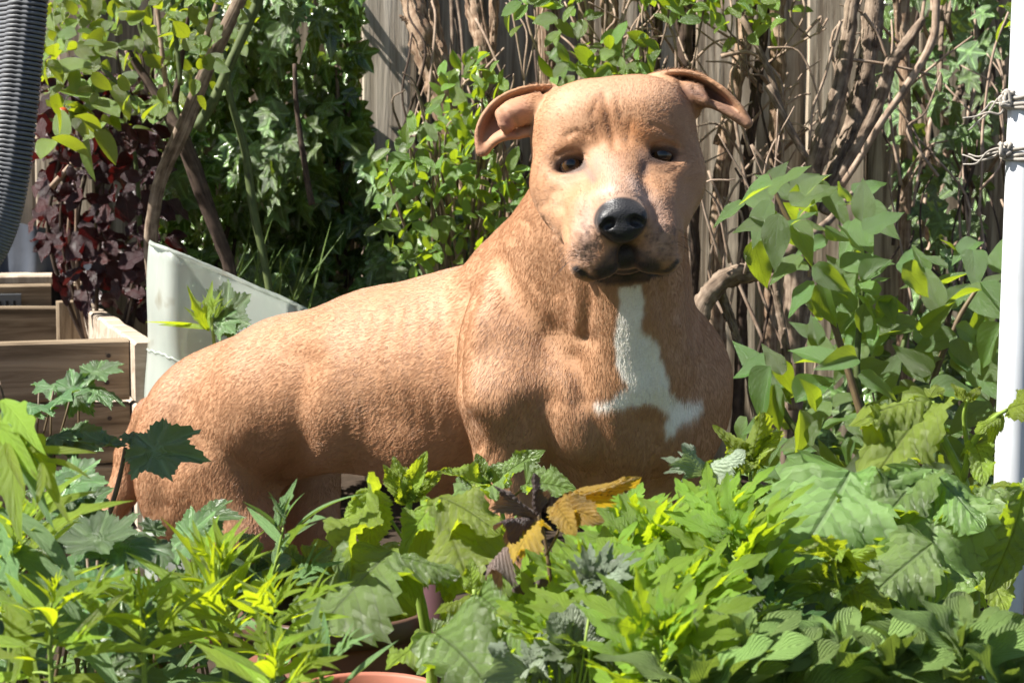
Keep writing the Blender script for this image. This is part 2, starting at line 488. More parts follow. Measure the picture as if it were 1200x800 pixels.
    # ---- coat colours (hair albedo, plus shade painted in at brows and ears)
    base = np.array([0.43, 0.232, 0.122]); pale = np.array([0.54, 0.335, 0.21]); deep = np.array([0.33, 0.145, 0.055])
    colr = np.tile(base, (len(V), 1))
    def mixin(m, a, c):
        a = np.clip(a, 0, 1)[:, None]; colr[m] = colr[m]*(1-a)+np.asarray(c)*a
    al = np.arange(len(V))
    nz = vnoise(V, 45, 5); nz2 = vnoise(V, 160, 6)
    mixin(al, 0.25*np.clip(nz+0.1, 0, 1)+0.06*nz2, pale); mixin(al, 0.16*np.clip(-nz, 0, 1), deep)
    def paint(pts, wid, c, a=1.0, dmax=9, soft=1.0, need=True):
        m, d = seg(pts); 
        mixin(m, a*np.clip((wid-d)/(wid*soft), 0, 1)*(face[m] if need else 1)*(V[m, 2] < dmax), c)
    HD = 2.34
    # forehead: warm streaks that are partly painted shade, paler crown
    paint([(660, 110), (720, 100), (780, 105)], 26, pale, 0.6, HD)
    paint([(706, 130), (718, 160), (724, 180)], 24, deep, 0.75, HD)
    paint([(740, 150), (756, 165)], 18, (0.50, 0.20, 0.06), 0.7, HD)
    paint([(695, 158), (672, 166), (655, 176)], 16, deep, 0.6, HD)  # brow shading put into the coat colour, both sides
    paint([(748, 150), (770, 152), (792, 160)], 15, deep, 0.55, HD)
    paint([(700, 185), (696, 205)], 9, (0.30, 0.19, 0.14), 0.55, HD); paint([(752, 180), (756, 200)], 9, (0.26, 0.16, 0.12), 0.6, HD)
    # muzzle: greyish pale hair
    mz = (0.37, 0.27, 0.23)
    paint([(716, 195), (724, 225), (745, 232)], 30, mz, 0.55, HD)
    paint([(690, 250), (684, 300)], 26, mz, 0.6, HD); paint([(772, 245), (778, 292)], 24, mz, 0.6, HD)
    paint([(740, 212), (756, 232)], 12, (0.52, 0.41, 0.36), 0.5, HD); paint([(700, 228), (716, 222)], 10, (0.60, 0.47, 0.40), 0.4, HD)
    paint([(664, 208), (650, 240)], 14, pale, 0.5, HD)
    paint([(668, 215), (676, 250)], 12, deep, 0.35, HD)
    # white chest blaze
    def inpoly(poly, x, y):
        ins = np.zeros(len(x), bool); n = len(poly); j = n-1
        for i in range(n):
            xi, yi = poly[i]; xj, yj = poly[j]
            c = ((yi > y) != (yj > y)) & (x < (xj-xi)*(y-yi)/(yj-yi+1e-12)+xi)
            ins ^= c; j = i
        return ins
    poly = [(726, 336), (752, 334), (757, 352), (752, 385), (772, 404), (778, 432), (786, 448), (784, 462), (806, 472), (824, 470), (818, 488), (797, 497), (781, 516), (779, 500), (786, 486), (766, 474), (745, 474), (725, 480), (700, 482), (694, 474), (712, 472), (736, 452), (722, 428), (720, 395), (724, 370)]
    jit = 3.5*vnoise(V, 420, 11)+2.5*vnoise(V, 900, 12)
    jx = px+jit; jy = py+2.5*vnoise(V, 600, 13)
    m = inpoly(poly, jx, jy) & (V[:, 2] < 2.6) & (face > 0)
    wa = m.astype(float)[:, None]
    for _ in range(2): wa = wa+0.5*(lap(wa)-wa)
    mixin(al, wa[:, 0]*1.0, (0.92, 0.88, 0.80))
    # dark: nose, lips, eye rims
    blk = (0.018, 0.019, 0.022); lip = (0.035, 0.028, 0.028)
    paint([(706, 320), (735, 313), (766, 315)], 14, lip, 1.0, HD, 0.6)
    paint([(712, 330), (735, 328), (758, 326)], 7, (0.06, 0.04, 0.035), 0.9, HD, 0.8)
    paint([(735, 300), (735, 316)], 18, lip, 1.0, HD, 0.6)
    paint([(675, 314), (686, 323), (704, 329)], 4.0, lip, 1.0, HD, 0.6)
    paint([(762, 322), (778, 320), (794, 306)], 4.0, lip, 1.0, HD, 0.6)
    paint([(706, 312), (722, 296), (748, 296), (766, 308)], 9, (0.08, 0.055, 0.05), 0.85, HD, 0.9)
    paint([(729, 280), (733, 300)], 20, (0.05, 0.04, 0.04), 0.95, HD, 0.9)
    hx = (px-E0[0])*ct-(py-E0[1])*st*1.0; hz = -(px-E0[0])*st*-1.0-(py-E0[1])*ct
    # nose leather in head axes
    lx = (px-728)*ct-(py-258)*st; ly = (px-728)*st+(py-258)*ct
    nd = np.sqrt((lx/(32-0.2*np.clip(ly, 0, 40)))**2+(ly/27)**2)
    mixin(al, np.clip((1.06-nd)/0.10, 0, 1)*(V[:, 2] < 2.20)*(face > 0), blk)
    nose_m = (nd < 1.0) & (V[:, 2] < 2.20)
    for (ex, ey) in ((668, 193), (776, 182)):
        rx = (px-ex)*ct-(py-ey)*st; ry = (px-ex)*st+(py-ey)*ct
        d = np.sqrt((rx/20)**2+(ry/11)**2)
        mixin(al, np.clip((1.15-d)/0.35, 0, 1)*0.97*(V[:, 2] < HD)*(face > -1), (0.022, 0.016, 0.015))
        d2 = np.sqrt((rx/34)**2+((ry-1)/24)**2)
        mixin(al, np.clip((1.3-d2)/0.8, 0, 1)*0.28*(V[:, 2] < HD), (0.20, 0.11, 0.075))
    paint([(688, 200), (694, 210)], 7, (0.12, 0.09, 0.08), 0.6, HD); paint([(757, 193), (753, 202)], 7, (0.10, 0.07, 0.06), 0.7, HD)
    # muzzle speckles
    g = np.random.default_rng(3)
    for _ in range(90):
        x = g.choice([g.uniform(682, 704), g.uniform(755, 792)]); y = g.uniform(262, 306)
        paint([(x, y), (x+1, y+1)], g.uniform(1.6, 3.0), (0.09, 0.06, 0.05), 0.75, HD)
    # inside of the ears, with shade painted into flap and hollow
    for pts in ([(612, 125), (590, 140), (584, 155)], ):
        paint(pts, 16, (0.50, 0.25, 0.17), 0.6, 2.3)
    paint([(592, 140), (600, 158)], 9, (0.30, 0.13, 0.09), 0.7, 2.3)
    paint([(574, 132), (563, 155), (564, 176)], 13, (0.27, 0.125, 0.075), 0.75, 2.3)  # outer flap: darker ear hair plus painted shade
    paint([(800, 108), (830, 112), (850, 122)], 17, (0.13, 0.06, 0.042), 0.85, 2.3)  # shade below the overhanging rim, painted into the ear hollow
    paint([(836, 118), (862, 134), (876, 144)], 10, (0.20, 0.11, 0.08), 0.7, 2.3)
    # paler under the tail and on the belly
    mixin(al, 0.5*np.clip((py-560)/60, 0, 1)*(px < 560)*(px > 300), (0.50, 0.25, 0.17))

    Nn = normals(V)
    if np.mean(((V-V.mean(axis=0))*Nn).sum(axis=1)) < 0: Nn = -Nn
    W3 = V@BASIS+np.array(CAM)
    foot = P(430, 400, 2.58); base_pt = Vector((foot.x, foot.y, 0.0))
    dog = thing('dog', 'stocky tan short-haired dog standing side-on with its head turned to the viewer', 'dog', base_pt)
    me = bpy.data.meshes.new('dog_body')
    Qw = Q[:, ::-1].copy()
    me.vertices.add(len(W3)); me.vertices.foreach_set('co', (W3-np.array(base_pt)).astype(np.float32).ravel())
    me.loops.add(len(Qw)*4); me.loops.foreach_set('vertex_index', Qw.astype(np.int32).ravel())
    me.polygons.add(len(Qw)); me.polygons.foreach_set('loop_start', np.arange(0, len(Qw)*4, 4, dtype=np.int32))
    me.polygons.foreach_set('use_smooth', np.ones(len(Qw), dtype=bool))
    me.update(); me.validate()
    # make sure faces look outwards
    nn = np.zeros(len(W3)*3, dtype=np.float32); me.vertices.foreach_get('normal', nn)
    if np.mean((nn.reshape(-1, 3)*(W3-W3.mean(axis=0))).sum(axis=1)) < 0: me.flip_normals()
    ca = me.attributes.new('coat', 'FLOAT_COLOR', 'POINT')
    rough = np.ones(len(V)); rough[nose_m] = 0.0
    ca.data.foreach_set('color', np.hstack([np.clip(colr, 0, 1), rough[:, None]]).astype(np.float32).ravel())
    # hair direction: from the nose back along the body and down the legs
    m_, N = new_mat('coat')
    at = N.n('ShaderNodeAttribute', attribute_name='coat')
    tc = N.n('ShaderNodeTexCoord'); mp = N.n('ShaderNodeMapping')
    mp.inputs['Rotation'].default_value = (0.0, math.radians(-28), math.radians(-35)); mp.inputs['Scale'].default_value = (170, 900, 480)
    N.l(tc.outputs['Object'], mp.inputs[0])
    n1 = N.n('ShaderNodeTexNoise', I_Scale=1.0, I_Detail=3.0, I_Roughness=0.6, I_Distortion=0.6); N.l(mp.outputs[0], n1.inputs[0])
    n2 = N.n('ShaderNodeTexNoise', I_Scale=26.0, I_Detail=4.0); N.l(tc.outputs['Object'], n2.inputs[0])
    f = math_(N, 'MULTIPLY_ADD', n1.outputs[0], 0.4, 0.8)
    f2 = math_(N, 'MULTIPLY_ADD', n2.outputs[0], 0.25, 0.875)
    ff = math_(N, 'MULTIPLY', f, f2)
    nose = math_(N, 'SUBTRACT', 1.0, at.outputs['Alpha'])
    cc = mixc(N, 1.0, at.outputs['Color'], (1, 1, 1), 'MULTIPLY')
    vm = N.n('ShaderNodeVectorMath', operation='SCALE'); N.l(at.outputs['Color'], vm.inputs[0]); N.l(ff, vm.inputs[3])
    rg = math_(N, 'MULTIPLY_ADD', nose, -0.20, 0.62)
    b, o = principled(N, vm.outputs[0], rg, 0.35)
    b.inputs['Sheen Weight'].default_value = 0.12; b.inputs['Sheen Roughness'].default_value = 0.5
    b.inputs['Sheen Tint'].default_value = (1, 0.85, 0.75, 1)
    vo = N.n('ShaderNodeTexVoronoi', I_Scale=520.0); N.l(tc.outputs['Object'], vo.inputs[0])
    hh = N.n('ShaderNodeMix', data_type='FLOAT'); N.l(nose, hh.inputs[0]); N.l(n1.outputs[0], hh.inputs[2]); N.l(vo.outputs[0], hh.inputs[3])
    bump(N, hh.outputs[0], b, 0.3, 0.0010)
    me.materials.append(m_)
    body = bpy.data.objects.new('body', me); COL.objects.link(body); body.parent = dog
    # ---- short coat
    g = np.random.default_rng(21)
    tri = np.vstack([Q[:, [0, 1, 2]], Q[:, [0, 2, 3]]])
    A3 = np.cross(V[tri[:, 1]]-V[tri[:, 0]], V[tri[:, 2]]-V[tri[:, 0]]); ar = np.linalg.norm(A3, axis=1)/2
    cen = V[tri].mean(axis=1); nt_ = Nn[tri].mean(axis=1)
    ishead = np.exp(-((cen-C(722, 205, 2.24))**2).sum(axis=1)/0.115**2)
    vis = (nt_*(-cen/np.linalg.norm(cen, axis=1)[:, None])).sum(axis=1) > -0.35
    wgt = ar*(1+2.2*ishead)*np.where(vis, 1, 0.25)*(1-nose_m[tri[:, 0]])
    NH = 330000
    ti = g.choice(len(tri), NH, p=wgt/wgt.sum())
    u = g.random(NH); v = g.random(NH); fl = u+v > 1; u[fl] = 1-u[fl]; v[fl] = 1-v[fl]
    T = tri[ti]; w0 = (1-u-v)[:, None]; w1 = u[:, None]; w2 = v[:, None]
    root = V[T[:, 0]]*w0+V[T[:, 1]]*w1+V[T[:, 2]]*w2
    Nr = Nn[T[:, 0]]*w0+Nn[T[:, 1]]*w1+Nn[T[:, 2]]*w2; Nr /= np.linalg.norm(Nr, axis=1)[:, None]+1e-9
    Ch = colr[T[:, 0]]*w0+colr[T[:, 1]]*w1+colr[T[:, 2]]*w2
    # flow field from anchors
    anchors = [((722, 262, 2.10), (0, 0.3, 0.6), 0.05), ((690, 250, 2.13), (-1, 0.1, 0.9), 0.05), ((770, 245, 2.13), (1, 0.1, 0.9), 0.05), ((722, 215, 2.14), (0, 1, 0.6), 0.05),
        ((722, 150, 2.18), (0, 1, 0.6), 0.06), ((640, 210, 2.2), (-0.6, -0.3, 1), 0.06), ((805, 205, 2.2), (0.6, -0.3, 1), 0.06), ((655, 110, 2.25), (-0.6, 0.5, 0.8), 0.06), ((790, 100, 2.25), (0.6, 0.5, 0.8), 0.06),
        ((590, 130, 2.24), (-1, -0.3, 0), 0.05), ((850, 110, 2.24), (1, -0.5, 0), 0.05),
        ((640, 300, 2.35), (-0.7, -1, 0.4), 0.09), ((740, 340, 2.3), (0.05, -1, 0), 0.07), ((820, 320, 2.36), (0.3, -1, 0.3), 0.08),
        ((745, 460, 2.3), (0.1, -1, 0), 0.10), ((610, 430, 2.33), (-0.45, -1, 0.3), 0.10), ((830, 470, 2.42), (0.4, -1, 0.3), 0.08),
        ((480, 400, 2.5), (-1, -0.30, 0.7), 0.13), ((480, 520, 2.5), (-0.8, -0.8, 0.6), 0.11), ((350, 430, 2.65), (-1, -0.35, 0.7), 0.12), ((240, 450, 2.72), (-0.6, -1, 0.5), 0.10),
        ((230, 570, 2.7), (-0.3, -1, 0.2), 0.12), ((150, 550, 2.88), (-0.25, -1, 0), 0.08), ((610, 620, 2.36), (0, -1, 0), 0.1), ((775, 620, 2.42), (0, -1, 0), 0.1), ((560, 300, 2.5), (-1, -0.3, 0.6), 0.1)]
    Fl = np.zeros_like(root); ws = np.zeros(NH)
    for (pp, dd, sg) in anchors:
        c = C(*pp); k = np.exp(-((root-c)**2).sum(axis=1)/(2*sg*sg))+1e-9
        dd = np.array(dd, dtype=float); dd /= np.linalg.norm(dd); Fl += k[:, None]*dd; ws += k
    Fl /= ws[:, None]
    wob = np.stack([vnoise(root, 60, 31), vnoise(root, 60, 32), vnoise(root, 60, 33)], axis=1)
    wob2 = np.stack([vnoise(root, 260, 34), vnoise(root, 260, 35), vnoise(root, 260, 36)], axis=1)
    Fl = Fl+0.25*wob+0.10*wob2+0.16*g.normal(size=Fl.shape)
    Fl -= (Fl*Nr).sum(axis=1)[:, None]*Nr; Fl /= np.linalg.norm(Fl, axis=1)[:, None]+1e-9
    hd = np.exp(-((root-C(722, 205, 2.22))**2).sum(axis=1)/0.13**2)
    far = np.clip((np.abs(600+root[:, 0]/root[:, 2]*FPX-722)-95)/15, 0, 1)*(root[:, 1]/root[:, 2]*FPX > 205)*(root[:, 2] < 2.32)
    Ln = (0.0074-0.0044*hd)*(1-0.6*far)*g.uniform(0.6, 1.25, NH)
    lift = g.uniform(0.06, 0.22, NH)
    tipd = Fl+lift[:, None]*Nr
    K = 4; pos = np.zeros((NH, K, 3))
    for k in range(K):
        t = k/(K-1)
        pos[:, k] = root+Ln[:, None]*(t*Fl+Nr*(lift*(t-0.45*t*t)*1.2)[:, None])-Nr*0.0002
    wpos = pos.reshape(-1, 3)@BASIS+np.array(CAM)-np.array(base_pt)
    hcv = bpy.data.hair_curves.new('coat_hair'); hcv.add_curves([K]*NH)
    hcv.attributes['position'].data.foreach_set('vector', wpos.astype(np.float32).ravel())
    rad = np.tile(np.array([0.00013, 0.00012, 0.00009, 0.00002]), (NH, 1)); rad *= (1-0.35*hd)[:, None]
    ra = hcv.attributes.get('radius') or hcv.attributes.new('radius', 'FLOAT', 'POINT')
    ra.data.foreach_set('value', rad.astype(np.float32).ravel())
    br = g.normal(1.05, 0.15, NH).clip(0.6, 1.5)[:, None]
    hc_ = hcv.attributes.new('haircol', 'FLOAT_COLOR', 'CURVE')
    hc_.data.foreach_set('color', np.hstack([np.clip(Ch*br, 0, 1), np.ones((NH, 1))]).astype(np.float32).ravel())
    hm, N = new_mat('coat_hair')
    at = N.n('ShaderNodeAttribute', attribute_name='haircol')
    b, o = principled(N, at.outputs['Color'], 0.36, 0.6)
    hcv.materials.append(hm)
    ho = bpy.data.objects.new('fur', hcv); COL.objects.link(ho); ho.parent = dog; ho['kind'] = 'stuff'
    # ---- whiskers
    wm, N = new_mat('whisker'); principled(N, (0.03, 0.022, 0.018), 0.4)
    for k in range(18):
        s_ = -1 if k % 2 else 1; X = s_*g.uniform(38, 60); Z = g.uniform(-112, -82); Y = 40+g.uniform(0, 22)
        a0 = H(X, Y, Z); ln = g.uniform(22, 40); pts = [H(X+s_*ln*t, Y+6*t, Z-ln*(0.25*t+0.5*t*t)) for t in (0, 0.35, 0.7, 1)]
        pts = [np.array(q)@BASIS+np.array(CAM) for q in pts]
        Vt, Ft, Ut = tube_data(pts, [0.00022, 0.00008], sides=4, n=8)
        mesh_obj('whisker', Vt, Ft, wm, dog, True, Ut)
    # ---- eyes
    em, N = new_mat('eye_iris')
    tc = N.n('ShaderNodeTexCoord'); sx = N.n('ShaderNodeSeparateXYZ'); N.l(tc.outputs['Object'], sx.inputs[0])
    rr2 = math_(N, 'ADD', math_(N, 'POWER', sx.outputs[0], 2.0), math_(N, 'POWER', sx.outputs[2], 2.0))
    rd = math_(N, 'DIVIDE', math_(N, 'SQRT', rr2), 17*S)
    cr = ramp(N, rd, [(0.0, (0.003, 0.002, 0.002)), (0.27, (0.003, 0.002, 0.002)), (0.33, (0.05, 0.024, 0.010)), (0.55, (0.11, 0.058, 0.022)), (0.64, (0.015, 0.009, 0.006)), (0.72, (0.05, 0.035, 0.03)), (1.0, (0.12, 0.09, 0.08))])
    b, o = principled(N, cr, 0.08, 0.5); b.inputs['Coat Weight'].default_value = 0.3; b.inputs['Coat Roughness'].default_value = 0.02
    for s_ in (-1, 1):
        c = H(s_*54, -14.5, 0); cw = Vector((c@BASIS).tolist())+CAM
        bm = bmesh.new(); bmesh.ops.create_uvsphere(bm, u_segments=32, v_segments=24, radius=17*S)
        me2 = bpy.data.meshes.new('eye'); bm.to_mesh(me2); bm.free()
        me2.polygons.foreach_set('use_smooth', [True]*len(me2.polygons)); me2.materials.append(em)
        eo = bpy.data.objects.new('eye', me2); eo.location = cw-base_pt
        eo.rotation_euler = (-PITCH, 0, 0); COL.objects.link(eo); eo.parent = dog
    return dog
build_dog()
# ================================================================== SETTING
def wood_mat(name, c1, c2, scale=(60, 60, 4), rough=0.8, dark=(0.05, 0.04, 0.03), bumpd=0.002, axis=None):
    m, N = new_mat(name)
    tc = N.n('ShaderNodeTexCoord'); oi = N.n('ShaderNodeObjectInfo')
    ad = N.n('ShaderNodeVectorMath', operation='ADD'); N.l(tc.outputs['Object'], ad.inputs[0])
    cb = N.n('ShaderNodeCombineXYZ'); r10 = math_(N, 'MULTIPLY', oi.outputs['Random'], 37.0)
    for i in range(3): N.l(r10, cb.inputs[i])
    N.l(cb.outputs[0], ad.inputs[1])
    mp = N.n('ShaderNodeMapping'); mp.inputs['Scale'].default_value = scale; N.l(ad.outputs[0], mp.inputs[0])
    n1 = N.n('ShaderNodeTexNoise', I_Scale=1.0, I_Detail=6.0, I_Roughness=0.65, I_Distortion=0.8); N.l(mp.outputs[0], n1.inputs[0])
    n2 = N.n('ShaderNodeTexNoise', I_Scale=7.0, I_Detail=4.0); N.l(ad.outputs[0], n2.inputs[0])
    c = ramp(N, n1.outputs[0], [(0.30, dark), (0.44, c1), (0.58, c2), (0.75, tuple(min(1, x*1.25) for x in c2))])
    c = mixc(N, math_(N, 'MULTIPLY', math_(N, 'SUBTRACT', n2.outputs[0], 0.45, clamp=True), 2.0, clamp=True), c, c1)
    v = N.n('ShaderNodeHueSaturation'); N.l(c, v.inputs['Color'])
    N.l(math_(N, 'MULTIPLY_ADD', oi.outputs['Random'], 0.5, 0.75), v.inputs['Value'])
    b, o = principled(N, v.outputs[0], rough, 0.25)
    bump(N, n1.outputs[0], b, 0.8, bumpd)
    return m
def plain_mat(name, c, rough=0.5, spec=0.5, nscale=40, namp=0.25, bd=0.0005, metal=0.0):
    m, N = new_mat(name); tc = N.n('ShaderNodeTexCoord')
    n = N.n('ShaderNodeTexNoise', I_Scale=float(nscale), I_Detail=5.0, I_Roughness=0.6); N.l(tc.outputs['Object'], n.inputs[0])
    vm = N.n('ShaderNodeVectorMath', operation='SCALE'); vm.inputs[0].default_value = c
    N.l(math_(N, 'MULTIPLY_ADD', n.outputs[0], 2*namp, 1-namp), vm.inputs[3])
    b, o = principled(N, vm.outputs[0], rough, spec); b.inputs['Metallic'].default_value = metal
    if bd: bump(N, n.outputs[0], b, 0.6, bd)
    return m
FENCE_M = wood_mat('weathered_fence_wood', (0.22, 0.17, 0.12), (0.46, 0.385, 0.29), scale=(55, 55, 2.6), bumpd=0.003)
BED_M = wood_mat('bed_wood', (0.17, 0.125, 0.08), (0.30, 0.235, 0.16), scale=(3.2, 40, 45), dark=(0.07, 0.05, 0.03))
BED_SUNLIT = wood_mat('bed_wood_sunlit', (0.36, 0.29, 0.22), (0.50, 0.42, 0.33), scale=(30, 4, 40), dark=(0.2, 0.14, 0.09))  # lighter copy of the bed wood, sunlight put into its colour
SOIL = plain_mat('soil', (0.045, 0.032, 0.022), 0.95, 0.2, 30, 0.6, 0.01)

def board(name, a, b, h, t, mat, parent, zc=None, up=Vector((0, 0, 1)), seed=0, worn=0.002, nx=10, bev=0.004):
    """a plank whose length runs a->b (bottom edge centre line), height h, thickness t; slightly uneven, bevelled"""
    a = Vector(a); b = Vector(b); L = (b-a).length; x = (b-a).normalized(); z = (up-up.dot(x)*x).normalized(); y = z.cross(x)
    rr = random.Random(seed); V = []; F = []; 
    prof = [(-t/2+bev, 0), (t/2-bev, 0), (t/2, bev), (t/2, h-bev), (t/2-bev, h), (-t/2+bev, h), (-t/2, h-bev), (-t/2, bev)]
    for i in range(nx+1):
        s = i/nx; wob = rr.uniform(-worn, worn); wz = rr.uniform(-worn, worn)
        for (p, q) in prof:
            V.append(a+x*(s*L)+y*(p+wob*0.5)+z*(q+(wz if q > h/2 else 0)))
    for i in range(nx):
        for k in range(8):
            k2 = (k+1) % 8; F.append((i*8+k, i*8+k2, (i+1)*8+k2, (i+1)*8+k))
    F.append(tuple(range(8))[::-1]); F.append(tuple(nx*8+k for k in range(8)))
    return local_mesh(name, V, F, mat, parent, Matrix((x, y, z)).transposed(), a.lerp(b, 0.5), smooth=False)
def local_mesh(name, V, F, mat, parent, rot3, origin, smooth=True, uvs=None):
    """mesh stored in its own rotated frame so that object-space textures follow it"""
    inv = rot3.inverted(); V = [inv@(Vector(v)-origin) for v in V]
    me = bpy.data.meshes.new(name); me.from_pydata([tuple(v) for v in V], [], F)
    if smooth: me.polygons.foreach_set('use_smooth', [True]*len(me.polygons))
    if mat: me.materials.append(mat)
    me.update(); o = bpy.data.objects.new(name, me)
    COL.objects.link(o); o.parent = parent
    base = Vector(parent.location) if parent else Vector()
    if parent and parent.parent: base = base+parent.parent.location
    M4 = rot3.to_4x4(); M4.translation = origin-base
    o.matrix_local = M4
    return o

# ground: one uneven sheet of soil reaching far out
def build_ground():
    gx = np.concatenate([np.linspace(-60, -4, 10)[:-1], np.linspace(-4, 4, 90), np.linspace(4, 60, 10)[1:]])
    gy = np.concatenate([np.linspace(-20, 0, 8)[:-1], np.linspace(0, 6, 70), np.linspace(6, 90, 12)[1:]])
    X, Y = np.meshgrid(gx, gy, indexing='ij'); g = np.random.default_rng(2)
    Z = 0.012*np.sin(X*7+1)*np.cos(Y*6)+0.008*np.sin(X*17+Y*13)+0.006*g.normal(size=X.shape)
    V = np.stack([X, Y, Z-0.01], axis=-1).reshape(-1, 3); ny = len(gy); F = []
    for i in range(len(gx)-1):
        for j in range(ny-1):
            F.append((i*ny+j, (i+1)*ny+j, (i+1)*ny+j+1, i*ny+j+1))
    o = mesh_obj('ground', V, F, SOIL); o['kind'] = 'structure'
build_ground()

# fence: upright planks in two layers with dark gaps
FY = 4.34
def build_fence():
    f = thing('fence', 'tall weathered grey-brown fence of upright wooden planks behind all the shrubs', 'fence', (0, FY, 0))
    g = random.Random(5); x = -2.0; i = 0
    marks = []
    while x < 2.2:
        wd = g.uniform(0.095, 0.135)
        a = Vector((x+wd/2, FY+(0.0 if i % 2 == 0 else 0.032), -0.02)); lean = g.uniform(-0.008, 0.008)
        V = []; F = []; n = 14; t = 0.018; chip = [g.uniform(-0.002, 0.002) for _ in range(n+1)]
        prof = [(-wd/2, 0.003), (-wd/2+0.003, 0), (wd/2-0.003, 0), (wd/2, 0.003), (wd/2, t), (-wd/2, t)]
        H_ = 1.82+g.uniform(-0.02, 0.02)
        for k in range(n+1):
            for p, q in prof: V.append((a.x+p+chip[k]+lean*k/n, a.y+q+chip[-k]*0.6, a.z+H_*k/n))
        for k in range(n):
            for j in range(6):
                j2 = (j+1) % 6; F.append((k*6+j, k*6+j2, (k+1)*6+j2, (k+1)*6+j))
        F.append((5, 4, 3, 2, 1, 0)); F.append(tuple(n*6+j for j in range(6)))
        local_mesh('plank', V, F, FENCE_M, f, Matrix.Identity(3), a, smooth=False)
        x += wd+(g.choice([-0.012, -0.008, 0.010, 0.016])); i += 1
    pp = P(453, 200, 4.27); PM = wood_mat('pale_post_wood', (0.42, 0.36, 0.29), (0.60, 0.53, 0.44), scale=(3.0, 60, 60), dark=(0.25, 0.2, 0.15), bumpd=0.003)
    board('post', (pp.x-0.05, FY-0.05, -0.05), (pp.x-0.05, FY-0.05, 1.9), 0.100, 0.045, PM, f, up=Vector((1, 0, 0)), seed=2, nx=14)
    for z in (0.35, 0.95, 1.55):
        board('rail', (-2.2, FY+0.075, z), (2.3, FY+0.075, z), 0.09, 0.035, FENCE_M, f, seed=int(z*10))
    # dark far side closing the gaps between the boards: a second close-boarded layer
    for k in range(18):
        xx = -2.1+k*0.25
        board('backing_plank', (xx, FY+0.115, -0.02), (xx, FY+0.115, 1.8), 0.246, 0.015, FENCE_M, f, up=Vector((1, 0, 0)), seed=k, nx=4)
build_fence()

# raised beds of thick boards at the left
def build_beds():
    dirx = Vector((0.965, 0.262, 0)); diry = Vector((-0.30, 0.954, 0)).normalized()
    c = P(150, 394, 3.12); c.z = 0.0
    top = P(150, 394, 3.12).z
    b = thing('raised_bed', 'near raised garden bed of thick brown boards with an empty inside toned as sunlit', 'raised bed', c)
    hb = 0.098
    z = top
    k = 0
    while z > 0.05:
        z0 = z-hb
        board('board', c+Vector((0, 0, z0))-dirx*1.1, c+Vector((0, 0, z0)), hb-0.004, 0.034, BED_M, b, seed=10+k)
        board('side_board', c+Vector((0, 0, z0-0.0))-diry*0.075+dirx*0.019, c+Vector((0, 0, z0))+diry*0.92+dirx*0.019, hb-0.005, 0.034, BED_SUNLIT, b, seed=20+k)
        board('far_board', c+Vector((0, 0, z0-0.006))-dirx*1.1+diry*0.88, c+Vector((0, 0, z0-0.006))+diry*0.88, hb-0.004, 0.034, BED_M, b, seed=30+k)
        z -= hb; k += 1
    SC = plain_mat('rusty_screw', (0.035, 0.025, 0.02), 0.6, 0.5, 200, 0.4, 0.0003)
    for k in range(4):
        for (dx, dz) in ((-0.035, 0.028), (-0.032, 0.070), (-0.62, 0.045)):
            q = c+dirx*dx-diry*0.0170+Vector((0, 0, top-hb*(k+1)+dz)); mb = MB(); mb.tube([q+diry*0.003, q-diry*0.0012], [0.0038, 0.0034], sides=10, n=2); mb.build('screw', SC, b, smooth=False)
    pc = c+diry*0.80-dirx*0.045
    board('corner_post', pc, pc+Vector((0, 0, top+0.004)), 0.06, 0.055, BED_M, b, up=dirx, seed=4, nx=6)
    so = mesh_obj('soil_fill', [c-dirx*1.08+Vector((0, 0, top-0.20)), c-dirx*0.02+Vector((0, 0, top-0.20)), c-dirx*0.02+diry*0.86+Vector((0, 0, top-0.20)), c-dirx*1.08+diry*0.86+Vector((0, 0, top-0.20))], [(0, 1, 2, 3)], SOIL, b)
    # second bed, behind it
    c2 = P(92, 322, 4.02); top2 = c2.z; c2 = Vector((c2.x, c2.y, 0))
    b2 = thing('raised_bed', 'rear raised garden bed with a grey metal plate on its front board', 'raised bed', c2)
    z = top2-0.012; k = 0
    while z > 0.05:
        z0 = z-hb
        board('board', c2+Vector((0, 0, z0))-dirx*0.9, c2+Vector((0, 0, z0))-dirx*0.055, hb-0.004, 0.034, BED_M, b2, seed=40+k)
        board('side_board', c2+Vector((0, 0, z0))+diry*0.02, c2+Vector((0, 0, z0))+diry*0.28, hb-0.004, 0.034, BED_SUNLIT, b2, seed=50+k)
        z -= hb; k += 1
    pc = c2-dirx*0.03
    board('corner_post', pc-diry*0.005, pc-diry*0.005+Vector((0, 0, top2-0.02)), 0.055, 0.045, BED_M, b2, up=dirx, seed=14, nx=6)
    board('coping_board', c2-dirx*0.9+Vector((0, 0, top2-0.012))+diry*0.05, c2+Vector((0, 0, top2-0.012))+dirx*0.01+diry*0.05, 0.11, 0.02, BED_SUNLIT, b2, up=diry, seed=15, nx=8)
    PL = plain_mat('plate_metal', (0.12, 0.13, 0.14), 0.4, 0.5, 60, 0.3)
    pa = c2-dirx*0.20-diry*0.022+Vector((0, 0, top2-0.09)); pl = board('metal_plate', pa, pa+dirx*0.085, 0.055, 0.004, PL, b2, seed=1, nx=3, worn=0, bev=0.001)
    DK = plain_mat('plate_slot', (0.02, 0.02, 0.02), 0.8)
    for i in range(5):
        q = pa+dirx*(0.012+i*0.014)-diry*0.0035+Vector((0, 0, 0.012))
        board('slot', q, q+Vector((0, 0, 0.03)), 0.006, 0.003, DK, b2, up=dirx, seed=i, nx=1, worn=0, bev=0.0008)
build_beds()

